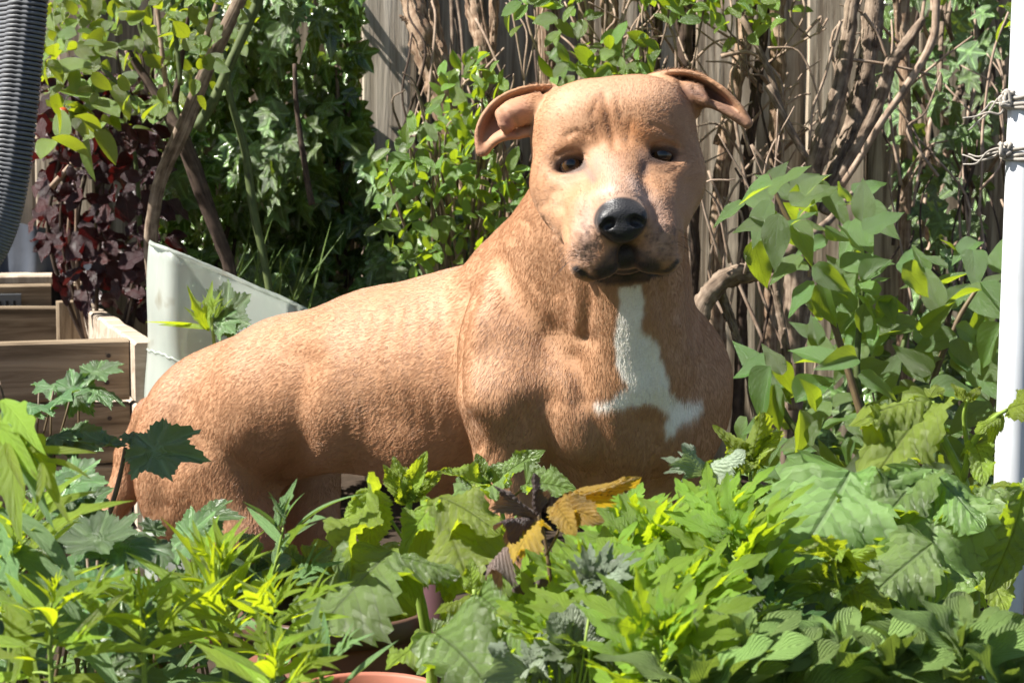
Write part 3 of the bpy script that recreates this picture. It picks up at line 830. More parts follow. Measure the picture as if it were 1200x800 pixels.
# dark tarpaulin leaning behind the beds
def build_tarp():
    m = plain_mat('tarpaulin', (0.055, 0.065, 0.085), 0.55, 0.4, 12, 0.3, 0.004)
    V = []; F = []; nx, nz = 24, 20; g = random.Random(3)
    a = P(-60, 250, 4.16); b = P(118, 262, 4.12)
    for side in (0, 1):
        for i in range(nx):
            for j in range(nz):
                s, t = i/(nx-1), j/(nz-1)
                p = a.lerp(b, s); top = p.z-0.05*s*s; zz = t*top
                V.append((p.x+0.01*math.sin(t*9), p.y+0.02*math.sin(s*17+t*3)+0.012*math.sin(s*31)+0.05*(t-0.5)*(1-s)+side*0.004, zz))
    for side in (0, 1):
        for i in range(nx-1):
            for j in range(nz-1):
                q = (side*nx*nz+i*nz+j, side*nx*nz+(i+1)*nz+j, side*nx*nz+(i+1)*nz+j+1, side*nx*nz+i*nz+j+1)
                F.append(q if side == 0 else q[::-1])
    o = mesh_obj('tarpaulin', V, F, m); tag(o, 'dark blue-grey sheet standing behind the rear raised bed', 'sheet')
build_tarp()

# milky plastic sheet bent into a half round screen behind the rump
def build_cloche():
    m, N = new_mat('milky_plastic')
    tc = N.n('ShaderNodeTexCoord'); n = N.n('ShaderNodeTexNoise', I_Scale=9.0, I_Detail=6.0); N.l(tc.outputs['Object'], n.inputs[0])
    n2 = N.n('ShaderNodeTexNoise', I_Scale=60.0, I_Detail=3.0); N.l(tc.outputs['Object'], n2.inputs[0])
    col = ramp(N, n.outputs[0], [(0.35, (0.62, 0.68, 0.62)), (0.62, (0.70, 0.74, 0.68)), (0.72, (0.42, 0.36, 0.25)), (0.8, (0.62, 0.66, 0.60))])
    b = N.n('ShaderNodeBsdfPrincipled'); N.l(col, b.inputs['Base Color']); b.inputs['Roughness'].default_value = 0.35
    bump(N, n2.outputs[0], b, 0.3, 0.001)
    tr = N.n('ShaderNodeBsdfTranslucent'); N.l(col, tr.inputs[0])
    tp = N.n('ShaderNodeBsdfTransparent')
    m1 = N.n('ShaderNodeMixShader'); m1.inputs[0].default_value = 0.45; N.l(b.outputs[0], m1.inputs[1]); N.l(tr.outputs[0], m1.inputs[2])
    m2 = N.n('ShaderNodeMixShader'); m2.inputs[0].default_value = 0.3; N.l(m1.outputs[0], m2.inputs[1]); N.l(tp.outputs[0], m2.inputs[2])
    o = N.n('ShaderNodeOutputMaterial'); N.l(m2.outputs[0], o.inputs[0])
    g = random.Random(8); top = [(176, 284, 3.06), (181, 287, 3.02), (196, 292, 2.98), (230, 306, 2.98), (270, 324, 3.02), (310, 341, 3.10), (345, 356, 3.20), (372, 372, 3.30)]
    tp_ = spline(np.array(top), 60); V = []; F = []; nz = 30
    root = P(250, 300, 3.02); root.z = 0
    for i in range(60):
        p = P(*tp_[i]); s = i/59
        bx = P(tp_[i][0]-24*(1-s)**2, 400, tp_[i][2]); 
        for j in range(nz+1):
            t = j/nz; x = bx.x+(p.x-bx.x)*min(1, t*1.0); y = p.y
            z = t*(p.z+0.002*math.sin(i*1.7)+g.uniform(-0.001, 0.001))
            wv = 0.006*math.sin(s*23+t*4)+0.004*math.sin(t*19+s*5)
            V.append((x+wv*0.3, y+wv, z))
    for i in range(59):
        for j in range(nz): q = i*(nz+1)+j; F.append((q, q+nz+1, q+nz+2, q+1))
    c = thing('plastic_screen', 'milky translucent plastic sheet with a slanting top behind the dog\'s rump', 'plastic sheet', root)
    me = mesh_obj('sheet', V, F, m, c)
    mod = me.modifiers.new('thick', 'SOLIDIFY'); mod.thickness = 0.0025
    rim = [P(*q) for q in tp_]; v, f, uv = tube_data(rim, [0.0035, 0.0035], sides=6, n=60, rough=0.2, seed=3)
    e = MB(); e.add(v, f, uv); e.build('edge_roll', m, c)
    e = MB(); l = [V[i*(nz+1)+21] for i in range(60)]; e.tube(l, [0.002, 0.002], sides=5, n=60); e.build('crease', m, c)
build_cloche()

# white pole with string
def build_pole():
    a = P(1208, -60, 2.42); b_ = P(1177, 770, 2.42); d = (a-b_); base = b_+d*(-(b_.z)/d.z); topp = base+d*(1.9/d.z)
    m, N = new_mat('white_painted_pole'); tc = N.n('ShaderNodeTexCoord')
    mp = N.n('ShaderNodeMapping'); mp.inputs['Scale'].default_value = (60, 60, 9); N.l(tc.outputs['Object'], mp.inputs[0])
    n1 = N.n('ShaderNodeTexNoise', I_Scale=1.0, I_Detail=7.0, I_Roughness=0.7); N.l(mp.outputs[0], n1.inputs[0])
    n2 = N.n('ShaderNodeTexNoise', I_Scale=5.0, I_Detail=4.0); N.l(tc.outputs['Object'], n2.inputs[0])
    f = math_(N, 'ADD', math_(N, 'MULTIPLY', n1.outputs[0], 0.6), math_(N, 'MULTIPLY', n2.outputs[0], 0.4))
    cpole = ramp(N, f, [(0.40, (0.66, 0.69, 0.73)), (0.56, (0.58, 0.60, 0.62)), (0.62, (0.42, 0.41, 0.37)), (0.70, (0.24, 0.20, 0.16))])
    bb, _o = principled(N, cpole, 0.35, 0.5); bump(N, n1.outputs[0], bb, 0.4, 0.0004)
    t = thing('pole', 'white painted metal pole standing at the right edge with grey string knotted round it', 'pole', base)
    mb = MB(); mb.tube([base, base.lerp(topp, 0.5), topp], [0.0205]*3, sides=32, n=20); mb.build('tube', m, t)
    mb = MB(); mb.tube([topp-Vector((0, 0, 0.01)), topp+Vector((0, 0, 0.012))], [0.0235, 0.0225], sides=32, n=3); mb.build('cap', m, t)
    mb = MB(); mb.tube([base+Vector((0, 0, -0.02)), base+Vector((0, 0, 0.05))], [0.026, 0.025], sides=32, n=4); mb.build('foot_collar', m, t)
    return t
build_pole()
def build_string():
    m, N = new_mat('jute_string'); tc = N.n('ShaderNodeTexCoord'); wv = N.n('ShaderNodeTexWave', I_Scale=260.0, I_Distortion=1.5); N.l(tc.outputs['Object'], wv.inputs[0])
    c = mixc(N, wv.outputs[0], (0.30, 0.27, 0.23), (0.58, 0.54, 0.48)); b, o = principled(N, c, 0.85, 0.2); bump(N, wv.outputs[0], b, 0.6, 0.001)
    g = random.Random(4)
    for (py, lab) in ((116, 'upper coil of frayed grey string tied round the white pole'), (176, 'lower coil of frayed grey string tied round the white pole')):
        ctr = P(1208-(py+60)*31/830, py, 2.42); t = thing('string', lab, 'string', ctr, 'strings tied to the pole')
        mb = MB()
        for k in range(3):
            pts = []
            for i in range(17):
                a = i/16*2*math.pi; r = 0.0235+g.uniform(0, 0.002)
                pts.append(ctr+Vector((math.cos(a)*r, math.sin(a)*r, -0.009+k*0.0055+0.003*math.sin(a+k)+g.uniform(-0.0008, 0.0008))))
            mb.tube(pts, [0.0026, 0.0026], sides=6, n=40, rough=0.1, seed=k)
        mb.build('coil', m, t)
        mb = MB()
        kn = ctr+Vector((-0.024, -0.012, 0.0))
        for k in range(5):
            pts = [kn+Vector((g.uniform(-0.009, 0.006), g.uniform(-0.008, 0.004), g.uniform(-0.009, 0.009))) for _ in range(5)]
            mb.tube(pts, [0.0028, 0.0024], sides=6, n=20)
        mb.build('knot', m, t)
        for k in range(3):
            mb = MB(); p = [kn]; 
            for i in range(4): p.append(p[-1]+Vector((-g.uniform(0.006, 0.016), g.uniform(0, 0.01), g.uniform(-0.018, 0.006))))
            mb.tube(p, [0.0018, 0.0010], sides=5, n=16); mb.build('loose_end', m, t)
build_string()

# woven garden chair, cropped by the left edge
def build_chair():
    m, N = new_mat('grey_wicker'); tc = N.n('ShaderNodeTexCoord'); n = N.n('ShaderNodeTexNoise', I_Scale=90.0, I_Detail=3.0); N.l(tc.outputs['Object'], n.inputs[0])
    c = mixc(N, n.outputs[0], (0.09, 0.095, 0.105), (0.20, 0.205, 0.215)); b, o = principled(N, c, 0.5, 0.4); bump(N, n.outputs[0], b, 0.3, 0.0006)
    d0 = 1.78
    edge = spline(np.array([(60, -130), (58, -90), (55, 0), (49, 70), (42, 140), (33, 210), (19, 270), (-4, 315), (-40, 345), (-110, 372), (-200, 385)], dtype=float), 130)
    root = P(-120, 400, d0+0.1); root.z = 0
    t = thing('garden_chair', 'dark grey woven garden chair cut off by the left edge of the photo', 'chair', root)
    cords = MB(); wrap = MB()
    r = 0.0165
    for i in range(len(edge)-1):
        # wrapped band: a cord ring round the frame tube at each step
        p = edge[i]; q = edge[i+1]; tx, ty = q-p; L = math.hypot(tx, ty); nxp, nyp = ty/L, -tx/L
        if nxp > 0: nxp, nyp = -nxp, -nyp
        s = max(1, round(L/4.6))
        for k in range(s):
            f = k/s; cx = p[0]+tx*f; cy = p[1]+ty*f
            c0 = P(cx+nxp*22, cy+nyp*22, d0); u = (P(cx+nxp*32, cy+nyp*32, d0)-c0).normalized()
            pts = [c0+u*(-math.cos(a)*r)+FWD*(math.sin(a)*r*0.8) for a in np.linspace(-math.pi, 0, 8)]
            ring = [c0+u*(-math.cos(a)*r)+FWD*(-math.sin(a)*r*0.8) for a in np.linspace(0, 2*math.pi, 13)]
            wrap.tube(ring, [0.0020, 0.0020], sides=5, n=14, cap=False)
            # the cord runs on across the panel
            e0 = c0+u*r; far = P(cx+nxp*22-150-0.4*cy, cy+nyp*22+6, d0+0.10) if cy < 330 else None
            if far: cords.tube([e0, e0.lerp(far, 0.3)+FWD*0.008, far], [0.0021, 0.0021], sides=5, n=9, cap=False)
    wrap.build('wrapped_edge', m, t); cords.build('back_panel', m, t)
    fm = plain_mat('chair_frame', (0.05, 0.05, 0.055), 0.4)
    fr = MB(); fr.tube([P(q[0]-22, q[1], d0) for q in edge[::8]], [0.0125, 0.0125], sides=10, n=60); fr.build('frame', fm, t)
    # seat and legs, outside the frame
    seat_z = 0.40; x0 = -0.95; x1 = -0.60
    for (lx, ly) in ((-0.66, 1.68), (-1.16, 1.68), (-0.70, 2.15), (-1.20, 2.15)):
        lb = MB(); lb.tube([(lx, ly, 0), (lx, ly, seat_z)], [0.014, 0.016], sides=10, n=4); lb.build('leg', fm, t)
    sb = MB()
    for k in range(60):
        y = 1.64+k*0.0090; sb.tube([(-1.22, y, seat_z+0.01), (-0.94, y, seat_z-0.004), (-0.68, y, seat_z+0.01)], [0.0042, 0.0042], sides=5, n=6, cap=False)
    sb.build('seat', m, t)
build_chair()

# plant pots in the front
def lathe(prof, seg=40):
    V = []; F = []; n = len(prof)
    for i in range(seg):
        a = 2*math.pi*i/seg
        for r, z in prof: V.append((r*math.cos(a), r*math.sin(a), z))
    for i in range(seg):
        for j in range(n-1):
            a, b = i*n+j, ((i+1) % seg)*n+j; F.append((a, b, b+1, a+1))
    return V, F
def build_pots():
    tm = plain_mat('terracotta', (0.17, 0.058, 0.036), 0.6, 0.4, 18, 0.35, 0.0008)
    tm2 = plain_mat('terracotta_pale', (0.36, 0.13, 0.085), 0.6, 0.4, 18, 0.25, 0.0008)
    pm = plain_mat('plum_plastic', (0.10, 0.045, 0.055), 0.4, 0.5, 18, 0.25, 0.0004)
    rimc = plain_mat('dark_wood_rim', (0.10, 0.055, 0.035), 0.5, 0.4, 22, 0.4, 0.001)
    def pot(px, py, d, rpx, h, mat, rm, label, rimh=0.02, taper=0.78, soil=True):
        c = P(px, py, d); r = rpx*pxm(d)
        t = thing('plant_pot', label, 'pot', (c.x, c.y, c.z-h))
        zt = h
        V, F = lathe([(r*taper*0.2, 0.004), (r*taper*0.98, 0.0), (r*taper, 0.006), (r*0.955, h-rimh), (r*0.93, h-rimh+0.001), (r*0.90, h-0.03), (r*taper*0.9, 0.02)])
        o = mesh_obj('pot_body', [(v[0]+c.x, v[1]+c.y, v[2]+c.z-h) for v in V], F, mat, t)
        V, F = lathe([(r*0.955, h-rimh-0.001), (r*1.0, h-rimh), (r*1.015, h-rimh*0.5), (r*1.0, h-0.001), (r*0.975, h+0.002), (r*0.94, h-0.001), (r*0.92, h-rimh)])
        mesh_obj('rim', [(v[0]+c.x, v[1]+c.y, v[2]+c.z-h) for v in V], F, rm, t)
        if soil:
            V, F = lathe([(0.0005, h-0.028), (r*0.5, h-0.024), (r*0.93, h-0.03)]); mesh_obj('potting_soil', [(v[0]+c.x, v[1]+c.y, v[2]+c.z-h) for v in V], F, SOIL, t)
        return t
    pot(392, 712, 1.86, 112, P(392, 712, 1.86).z, tm, rimc, 'wide dark terracotta tub with a brown rim in front of the dog\'s belly')
    pot(430, 812, 1.62, 92, P(430, 812, 1.62).z, tm, tm2, 'low terracotta pot with a pinkish rim at the bottom edge of the photo')
    pot(510, 662, 1.83, 23, P(510, 662, 1.83).z, pm, pm, 'narrow plum-brown tube-shaped pot beside the wide terracotta tub', rimh=0.008, taper=0.9, soil=True)
build_pots()
# ================================================================== LEAVES
def leaf_mat(name, ca, cb, trc, trans=0.4, rough=0.45, under=None, vein='side', vc=1.5, vfreq=9.0, vslope=0.55, corr=0.5, spec=0.45, vm=0.8):
    m, N = new_mat(name)
    uv = N.n('ShaderNodeUVMap', uv_map='UVMap'); sx = N.n('ShaderNodeSeparateXYZ'); N.l(uv.outputs[0], sx.inputs[0])
    oi = N.n('ShaderNodeObjectInfo'); at = N.n('ShaderNodeAttribute', attribute_name='rnd')
    rnd = math_(N, 'FRACT', math_(N, 'ADD', oi.outputs['Random'], at.outputs['Fac']))
    rnd2 = math_(N, 'FRACT', math_(N, 'MULTIPLY', rnd, 7.31))
    tc = N.n('ShaderNodeTexCoord'); ns = N.n('ShaderNodeTexNoise', I_Scale=30.0, I_Detail=3.0); N.l(tc.outputs['Object'], ns.inputs[0])
    f = math_(N, 'ADD', math_(N, 'MULTIPLY', rnd, 0.8), math_(N, 'MULTIPLY', math_(N, 'SUBTRACT', ns.outputs[0], 0.4), 0.8), clamp=True)
    c = mixc(N, f, ca, cb)
    if vein == 'side':
        au = math_(N, 'ABSOLUTE', math_(N, 'MULTIPLY_ADD', sx.outputs[0], 2.0, -1.0))
        ph = math_(N, 'MULTIPLY', math_(N, 'SUBTRACT', sx.outputs[1], math_(N, 'MULTIPLY', au, vslope)), vfreq)
        sw = math_(N, 'ABSOLUTE', math_(N, 'SUBTRACT', math_(N, 'FRACT', ph), 0.5))
        side = math_(N, 'SUBTRACT', 1.0, math_(N, 'MULTIPLY', sw, 12.0), clamp=True)
        mid = math_(N, 'SUBTRACT', 1.0, math_(N, 'MULTIPLY', au, 14.0), clamp=True)
        v = math_(N, 'MAXIMUM', math_(N, 'MULTIPLY', side, 0.7), mid)
        hgt = math_(N, 'SUBTRACT', math_(N, 'SUBTRACT', 0.5, math_(N, 'MULTIPLY', sw, -1.0)), math_(N, 'MULTIPLY', mid, 0.6))
    else:   # radial veins: u = vein phase, v = radius
        sw = math_(N, 'ABSOLUTE', math_(N, 'SUBTRACT', math_(N, 'FRACT', sx.outputs[0]), 0.5))
        v = math_(N, 'SUBTRACT', 1.0, math_(N, 'MULTIPLY', math_(N, 'MULTIPLY', math_(N, 'SUBTRACT', 0.5, sw), sx.outputs[1]), 22.0), clamp=True)
        hgt = math_(N, 'SUBTRACT', 1.0, v)
    c = mixc(N, math_(N, 'MULTIPLY', v, vm), c, tuple(min(0.6, x*vc+0.02) for x in cb))
    sp = N.n('ShaderNodeTexNoise', I_Scale=75.0, I_Detail=4.0, I_Roughness=0.7); N.l(tc.outputs['Object'], sp.inputs[0])
    blot = math_(N, 'MULTIPLY', math_(N, 'SUBTRACT', sp.outputs[0], math_(N, 'MULTIPLY_ADD', rnd, -0.08, 0.70)), 9.0, clamp=True)
    c = mixc(N, math_(N, 'MULTIPLY', blot, 0.7), c, (0.16, 0.11, 0.035))
    hs = N.n('ShaderNodeHueSaturation'); N.l(c, hs.inputs['Color'])
    N.l(math_(N, 'MULTIPLY_ADD', rnd2, 0.75, 0.6), hs.inputs['Value']); N.l(math_(N, 'MULTIPLY_ADD', rnd2, 0.03, 0.485), hs.inputs['Hue'])
    geo = N.n('ShaderNodeNewGeometry')
    if under is None: under = tuple(0.5*(a+b)*1.15+0.02 for a, b in zip(ca, cb))
    col = mixc(N, geo.outputs['Backfacing'], hs.outputs[0], under)
    b = N.n('ShaderNodeBsdfPrincipled'); N.l(col, b.inputs['Base Color'])
    n3 = N.n('ShaderNodeTexNoise', I_Scale=320.0, I_Detail=2.0); N.l(tc.outputs['Object'], n3.inputs[0])
    rough = rough-0.05; spec = min(1.0, spec+0.3)
    N.l(math_(N, 'MULTIPLY_ADD', n3.outputs[0], 0.2, rough-0.1), b.inputs['Roughness']); b.inputs['Specular IOR Level'].default_value = spec
    hb = math_(N, 'ADD', math_(N, 'MULTIPLY', hgt, corr), math_(N, 'MULTIPLY', n3.outputs[0], 0.35))
    bp = bump(N, hb, b, 0.9, 0.0024)
    tr = N.n('ShaderNodeBsdfTranslucent'); N.l(bp.outputs[0], tr.inputs['Normal'])
    tcx = mixc(N, math_(N, 'MULTIPLY', v, 0.5), trc, tuple(x*0.45 for x in trc)); N.l(tcx, tr.inputs[0])
    mx = N.n('ShaderNodeMixShader'); mx.inputs[0].default_value = trans
    N.l(b.outputs[0], mx.inputs[1]); N.l(tr.outputs[0], mx.inputs[2])
    o = N.n('ShaderNodeOutputMaterial'); N.l(mx.outputs[0], o.inputs[0])
    return m
def leaf_grid(prof, nv=10, nu=2, fold=0.25, droop=0.25, corr=0.0, cfreq=8, teeth=0, tamp=0.1, twist=0.0, curl=0.0, seed=0, wav=0.0, slope=0.5):
    """unit leaf along +Y; prof(t) half width; teeth cut the edge"""
    r = random.Random(seed); V = []; UV = []; F = []; nc = 2*nu+1
    ph = r.uniform(0, 6)
    for i in range(nv+1):
        t = i/nv; w0 = max(prof(t), 0.0008)
        saw = ((t*teeth) % 1.0) if teeth else 0
        for j in range(nc):
            u = (j-nu)/nu; a = abs(u)
            e = 1.0
            ty = 0.0
            if teeth and a > 0.99: e = 1+tamp*(0.5-saw)*2 ; ty = 0.0
            x = w0*u*e; y = t+ty-0.10*a*w0
            z = fold*abs(x)*(1-0.3*t)-droop*t*t-curl*x*x*4
            if corr: z += corr*w0*math.cos(2*math.pi*cfreq*(t-a*w0*slope))*a*(1.15-a)*1.6
            if wav: z += wav*math.sin(t*11+ph+(1 if u > 0 else -1)*1.3)*a*a*w0*2
            x += twist*math.sin(t*2.2+ph)*0.12
            V.append((x, y, z)); UV.append((u*0.5+0.5, t))
    for i in range(nv):
        for j in range(nc-1):
            a = i*nc+j; F.append((a, a+1, a+nc+1, a+nc))
    return np.array(V), F, np.array(UV)
def lobed_fan(lobes, notch=0.5, npts=9, center=(0, 0.32), cup=0.15, valley=0.12, seed=0, droop=0.2, crinkle=0.0, teeth=0.0):
    """palmate leaf: lobes = [(angle from +Y in degrees, length)], notch = depth between lobes"""
    r = random.Random(seed); out = []; cx, cy = center
    L = sorted(lobes, key=lambda q: q[0]); n = len(L)
    for i in range(n):
        a0, l0 = L[i]; a1, l1 = L[(i+1) % n]; 
        if i == n-1: a1 += 360
        for k in range(npts):
            f = k/npts; a = a0+(a1-a0)*f
            v = 0.5-0.5*math.cos(2*math.pi*f); l = l0+(l1-l0)*f; gap = (a1-a0)
            nd = notch if gap < 100 else 0.75
            base = l*(1-(1-nd)*v**0.75)
            if teeth: base *= 1+teeth*(1 if (k % 2 == 0) else -1)*r.uniform(0.6, 1.2)
            out.append((math.radians(a), base, i+f))
    V = [(cx, cy, 0)]; UV = [(0.0, 0.0)]; F = []; rings = (0.35, 0.7, 1.0); m = len(out)
    for ri, s in enumerate(rings):
        for (a, l, u) in out:
            x = cx+math.sin(a)*l*s; y = cy+math.cos(a)*l*s; fr = abs((u % 1.0)-0.5)*2      # 1 on a vein, 0 between
            z = cup*(l*s)**2+valley*(1-fr)*l*s-droop*(y-cy)**2+crinkle*math.sin(x*23+r.uniform(0, .6))*math.cos(y*19)
            V.append((x, y, z)); UV.append((u+0.0, s*l))
    for k in range(m):
        k2 = (k+1) % m; F.append((0, 1+k2, 1+k))
        for ri in range(len(rings)-1):
            a = 1+ri*m; b = 1+(ri+1)*m; F.append((a+k, a+k2, b+k2, b+k))
    return np.array(V), F, np.array(UV)
def join_leaves(parts):
    """parts: [(template, angle deg, scale, (x, y), pitch)] -> one template"""
    V = []; F = []; UV = []; n = 0
    for (tv, tf, tu), ang, sc, off, pit in parts:
        a = math.radians(ang); p = math.radians(pit); v = tv*sc
        y = v[:, 1]*math.cos(p)-v[:, 2]*math.sin(p); z = v[:, 1]*math.sin(p)+v[:, 2]*math.cos(p)
        x = v[:, 0]*math.cos(a)+y*math.sin(a); y2 = -v[:, 0]*math.sin(a)+y*math.cos(a)
        V.append(np.stack([x+off[0], y2+off[1], z], axis=1)); UV.append(tu)
        F += [tuple(i+n for i in q) for q in tf]; n += len(v)
    return np.vstack(V), F, np.vstack(UV)
def tmesh(name, tpl, mat):
    V, F, UV = tpl; me = bpy.data.meshes.new(name); me.from_pydata(V.tolist(), [], F)
    me.polygons.foreach_set('use_smooth', [True]*len(me.polygons))
    uvl = me.uv_layers.new(name='UVMap'); li = np.zeros(len(me.loops), dtype=np.int32); me.loops.foreach_get('vertex_index', li)
    uvl.data.foreach_set('uv', UV[li].astype(np.float32).ravel()); me.materials.append(mat); me.update(); return me
class Kind:
    def __init__(s, name, tpls, mat):
        s.t = tpls; s.mat = mat; s.m = [tmesh(name, t, mat) for t in tpls]
def frame(d, nrm, roll=0.0):
    y = Vector(d).normalized(); n = Vector(nrm); z = n-n.dot(y)*y
    if z.length < 1e-4: z = Vector((0.3, 0.2, 1))-Vector((0.3, 0.2, 1)).dot(y)*y
    z.normalize(); x = y.cross(z)
    if roll: q = Quaternion(y, roll); x = q@x; z = q@z
    return x, y, z
def put_leaf(root, kind, pos, d, nrm, size, roll=0.0, wide=1.0, name='leaf', var=None, thick=1.0):
    me = kind.m[random.randrange(len(kind.m)) if var is None else var % len(kind.m)]
    x, y, z = frame(d, nrm, roll); o = bpy.data.objects.new(name, me); COL.objects.link(o); o.parent = root
    p = Vector(pos)-Vector(root.location)
    M = Matrix(((x.x*size*wide, y.x*size, z.x*size*thick, p.x), (x.y*size*wide, y.y*size, z.y*size*thick, p.y), (x.z*size*wide, y.z*size, z.z*size*thick, p.z), (0, 0, 0, 1)))
    o.matrix_local = M; return o
def leaf_stuff(root, kind, items, name='foliage'):
    """items: [(pos, dir, nrm, size, roll, wide)] joined into one stuff part"""
    if not items: return
    Vs = []; Fs = []; Us = []; Rn = []; n = 0
    for it in items:
        k = random.randrange(len(kind.t)); tv, tf, tu = kind.t[k]
        x, y, z = frame(it[1], it[2], it[4]); A = np.array([tuple(x*it[3]*it[5]), tuple(y*it[3]), tuple(z*it[3])])
        Vs.append(tv@A+np.array(tuple(it[0]))); Fs += [tuple(i+n for i in q) for q in tf]; Us.append(tu)
        Rn.append(np.full(len(tv), random.random())); n += len(tv)
    o = mesh_obj(name, np.vstack(Vs), Fs, kind.mat, root, True, np.vstack(Us))
    a = o.data.attributes.new('rnd', 'FLOAT', 'POINT'); a.data.foreach_set('value', np.concatenate(Rn).astype(np.float32))
    o['kind'] = 'stuff'; return o
def bark_mat(name, c1, c2, dark, sc=(1, 1, 1), bd=0.003, rough=0.85):
    m, N = new_mat(name); uv = N.n('ShaderNodeUVMap', uv_map='UVMap'); mp = N.n('ShaderNodeMapping'); mp.inputs['Scale'].default_value = (14*sc[0], 7*sc[1], 1); N.l(uv.outputs[0], mp.inputs[0])
    n1 = N.n('ShaderNodeTexNoise', I_Scale=1.0, I_Detail=6.0, I_Roughness=0.7, I_Distortion=0.7); N.l(mp.outputs[0], n1.inputs[0])
    tc = N.n('ShaderNodeTexCoord'); n2 = N.n('ShaderNodeTexNoise', I_Scale=55.0, I_Detail=5.0); N.l(tc.outputs['Object'], n2.inputs[0])
    f = math_(N, 'ADD', math_(N, 'MULTIPLY', n1.outputs[0], 0.6), math_(N, 'MULTIPLY', n2.outputs[0], 0.4))
    c = ramp(N, f, [(0.34, dark), (0.47, c1), (0.62, c2)]); b, o = principled(N, c, rough, 0.25); bump(N, f, b, 0.9, bd); return m

# leaf shapes ------------------------------------------------------------
def ov(a, b, m=0.40): return lambda t: m*(max(t, 0)**a)*(max(1-t, 0)**b)*((a+b)**(a+b))/(a**a*b**b)
def make_kinds():
    K = {}
    K['ivy'] = Kind('ivy_leaf', [lobed_fan([(0, 0.62), (58, 0.46), (-58, 0.46), (122, 0.34), (-122, 0.34)], 0.55, 5, (0, 0.36), 0.10, 0.14, k, 0.25) for k in range(2)] +
        [lobed_fan([(0, 0.66), (62, 0.40), (-66, 0.44), (128, 0.30), (-124, 0.32)], 0.62, 5, (0, 0.34), -0.2, 0.16, 3, 0.35), lobed_fan([(0, 0.60), (50, 0.44), (-54, 0.40), (118, 0.36), (-126, 0.34)], 0.50, 5, (0, 0.36), 0.25, 0.10, 4, 0.1)],
        leaf_mat('ivy_leaf', (0.028, 0.070, 0.018), (0.115, 0.190, 0.055), (0.34, 0.48, 0.03), 0.22, 0.31, vein='radial', vc=2.2, spec=0.9, under=(0.10, 0.16, 0.06)))
    K['ovate'] = Kind('ovate_leaf', [leaf_grid(ov(0.6, 1.15, 0.25), 11, 3, f, d, 0.0, teeth=0, wav=w_, seed=i, twist=tw) for i, (f, d, w_, tw) in enumerate([(0.5, 0.25, 0.05, 0.5), (0.3, 0.35, 0.07, 0), (0.8, 0.15, 0.03, -0.6), (0.2, 0.1, 0.1, 0.3)])],
        leaf_mat('broad_leaf', (0.050, 0.125, 0.030), (0.12, 0.215, 0.050), (0.56, 0.72, 0.03), 0.42, 0.33, vc=1.3, vfreq=7, spec=0.7, vm=0.4, corr=0.2))
    K['privet'] = Kind('privet_leaf', [leaf_grid(ov(0.7, 0.7, 0.24), 5, 1, f, d, seed=i) for i, (f, d) in enumerate([(0.4, 0.15), (0.2, 0.3), (0.7, 0.05)])],
        leaf_mat('privet_leaf', (0.060, 0.135, 0.022), (0.16, 0.27, 0.035), (0.50, 0.66, 0.02), 0.38, 0.31, vc=1.3, vfreq=5, spec=0.5, vm=0.3, corr=0.2))
    K['rose'] = Kind('shrub_leaf', [leaf_grid(ov(0.6, 0.75, 0.27), 6, 1, f, d, teeth=6, tamp=0.10, seed=i) for i, (f, d) in enumerate([(0.4, 0.2), (0.2, 0.35), (0.6, 0.1)])],
        leaf_mat('shrub_leaf', (0.045, 0.095, 0.020), (0.18, 0.27, 0.040), (0.52, 0.62, 0.02), 0.36, 0.31, vc=1.4, vfreq=6, spec=0.5, vm=0.3, corr=0.2))
    K['red'] = Kind('dark_red_leaf', [leaf_grid(ov(0.6, 0.7, 0.31), 6, 1, f, d, seed=i, wav=0.15) for i, (f, d) in enumerate([(0.3, 0.2), (0.15, 0.35), (0.5, 0.1)])],
        leaf_mat('dark_red_leaf', (0.012, 0.003, 0.005), (0.045, 0.008, 0.010), (0.15, 0.010, 0.008), 0.18, 0.36, vc=1.8, vfreq=7, spec=0.15, under=(0.035, 0.012, 0.014)))
    ras = [leaf_grid(ov(0.45, 0.72, w_), 44, 5, f, d, corr=0.19, cfreq=8, teeth=18, tamp=0.13, wav=0.25, seed=i, slope=0.9, curl=cu, twist=tw) for i, (w_, f, d, cu, tw) in enumerate([(0.36, 0.22, 0.22, 0.3, 0.5), (0.33, 0.45, 0.40, 0.1, -0.5), (0.38, 0.05, 0.30, 0.7, 0.2), (0.30, 0.7, 0.15, 0.0, -0.8)])]
    K['raspberry'] = Kind('raspberry_leaflet', ras, leaf_mat('raspberry_leaf', (0.13, 0.24, 0.050), (0.22, 0.34, 0.10), (0.52, 0.70, 0.02), 0.38, 0.36, vc=0.35, vfreq=8, vslope=0.32, corr=1.5, spec=0.6))
    K['raspberry_young'] = Kind('young_leaflet', ras, leaf_mat('young_raspberry_leaf', (0.19, 0.29, 0.035), (0.27, 0.37, 0.05), (0.66, 0.78, 0.03), 0.46, 0.42, vc=0.45, vfreq=8, vslope=0.32, corr=1.2, spec=0.4))
    K['yellow'] = Kind('yellow_leaf', ras, leaf_mat('yellow_leaf', (0.42, 0.27, 0.03), (0.52, 0.36, 0.05), (0.75, 0.48, 0.03), 0.4, 0.5, vc=0.6, vfreq=8, vslope=0.32, corr=1.0, spec=0.4))
    K['brown'] = Kind('withered_leaf', [ras[2], ras[1]], leaf_mat('withered_leaf', (0.11, 0.07, 0.065), (0.22, 0.15, 0.12), (0.25, 0.12, 0.05), 0.2, 0.6, vc=0.6, vfreq=8, corr=1.0))
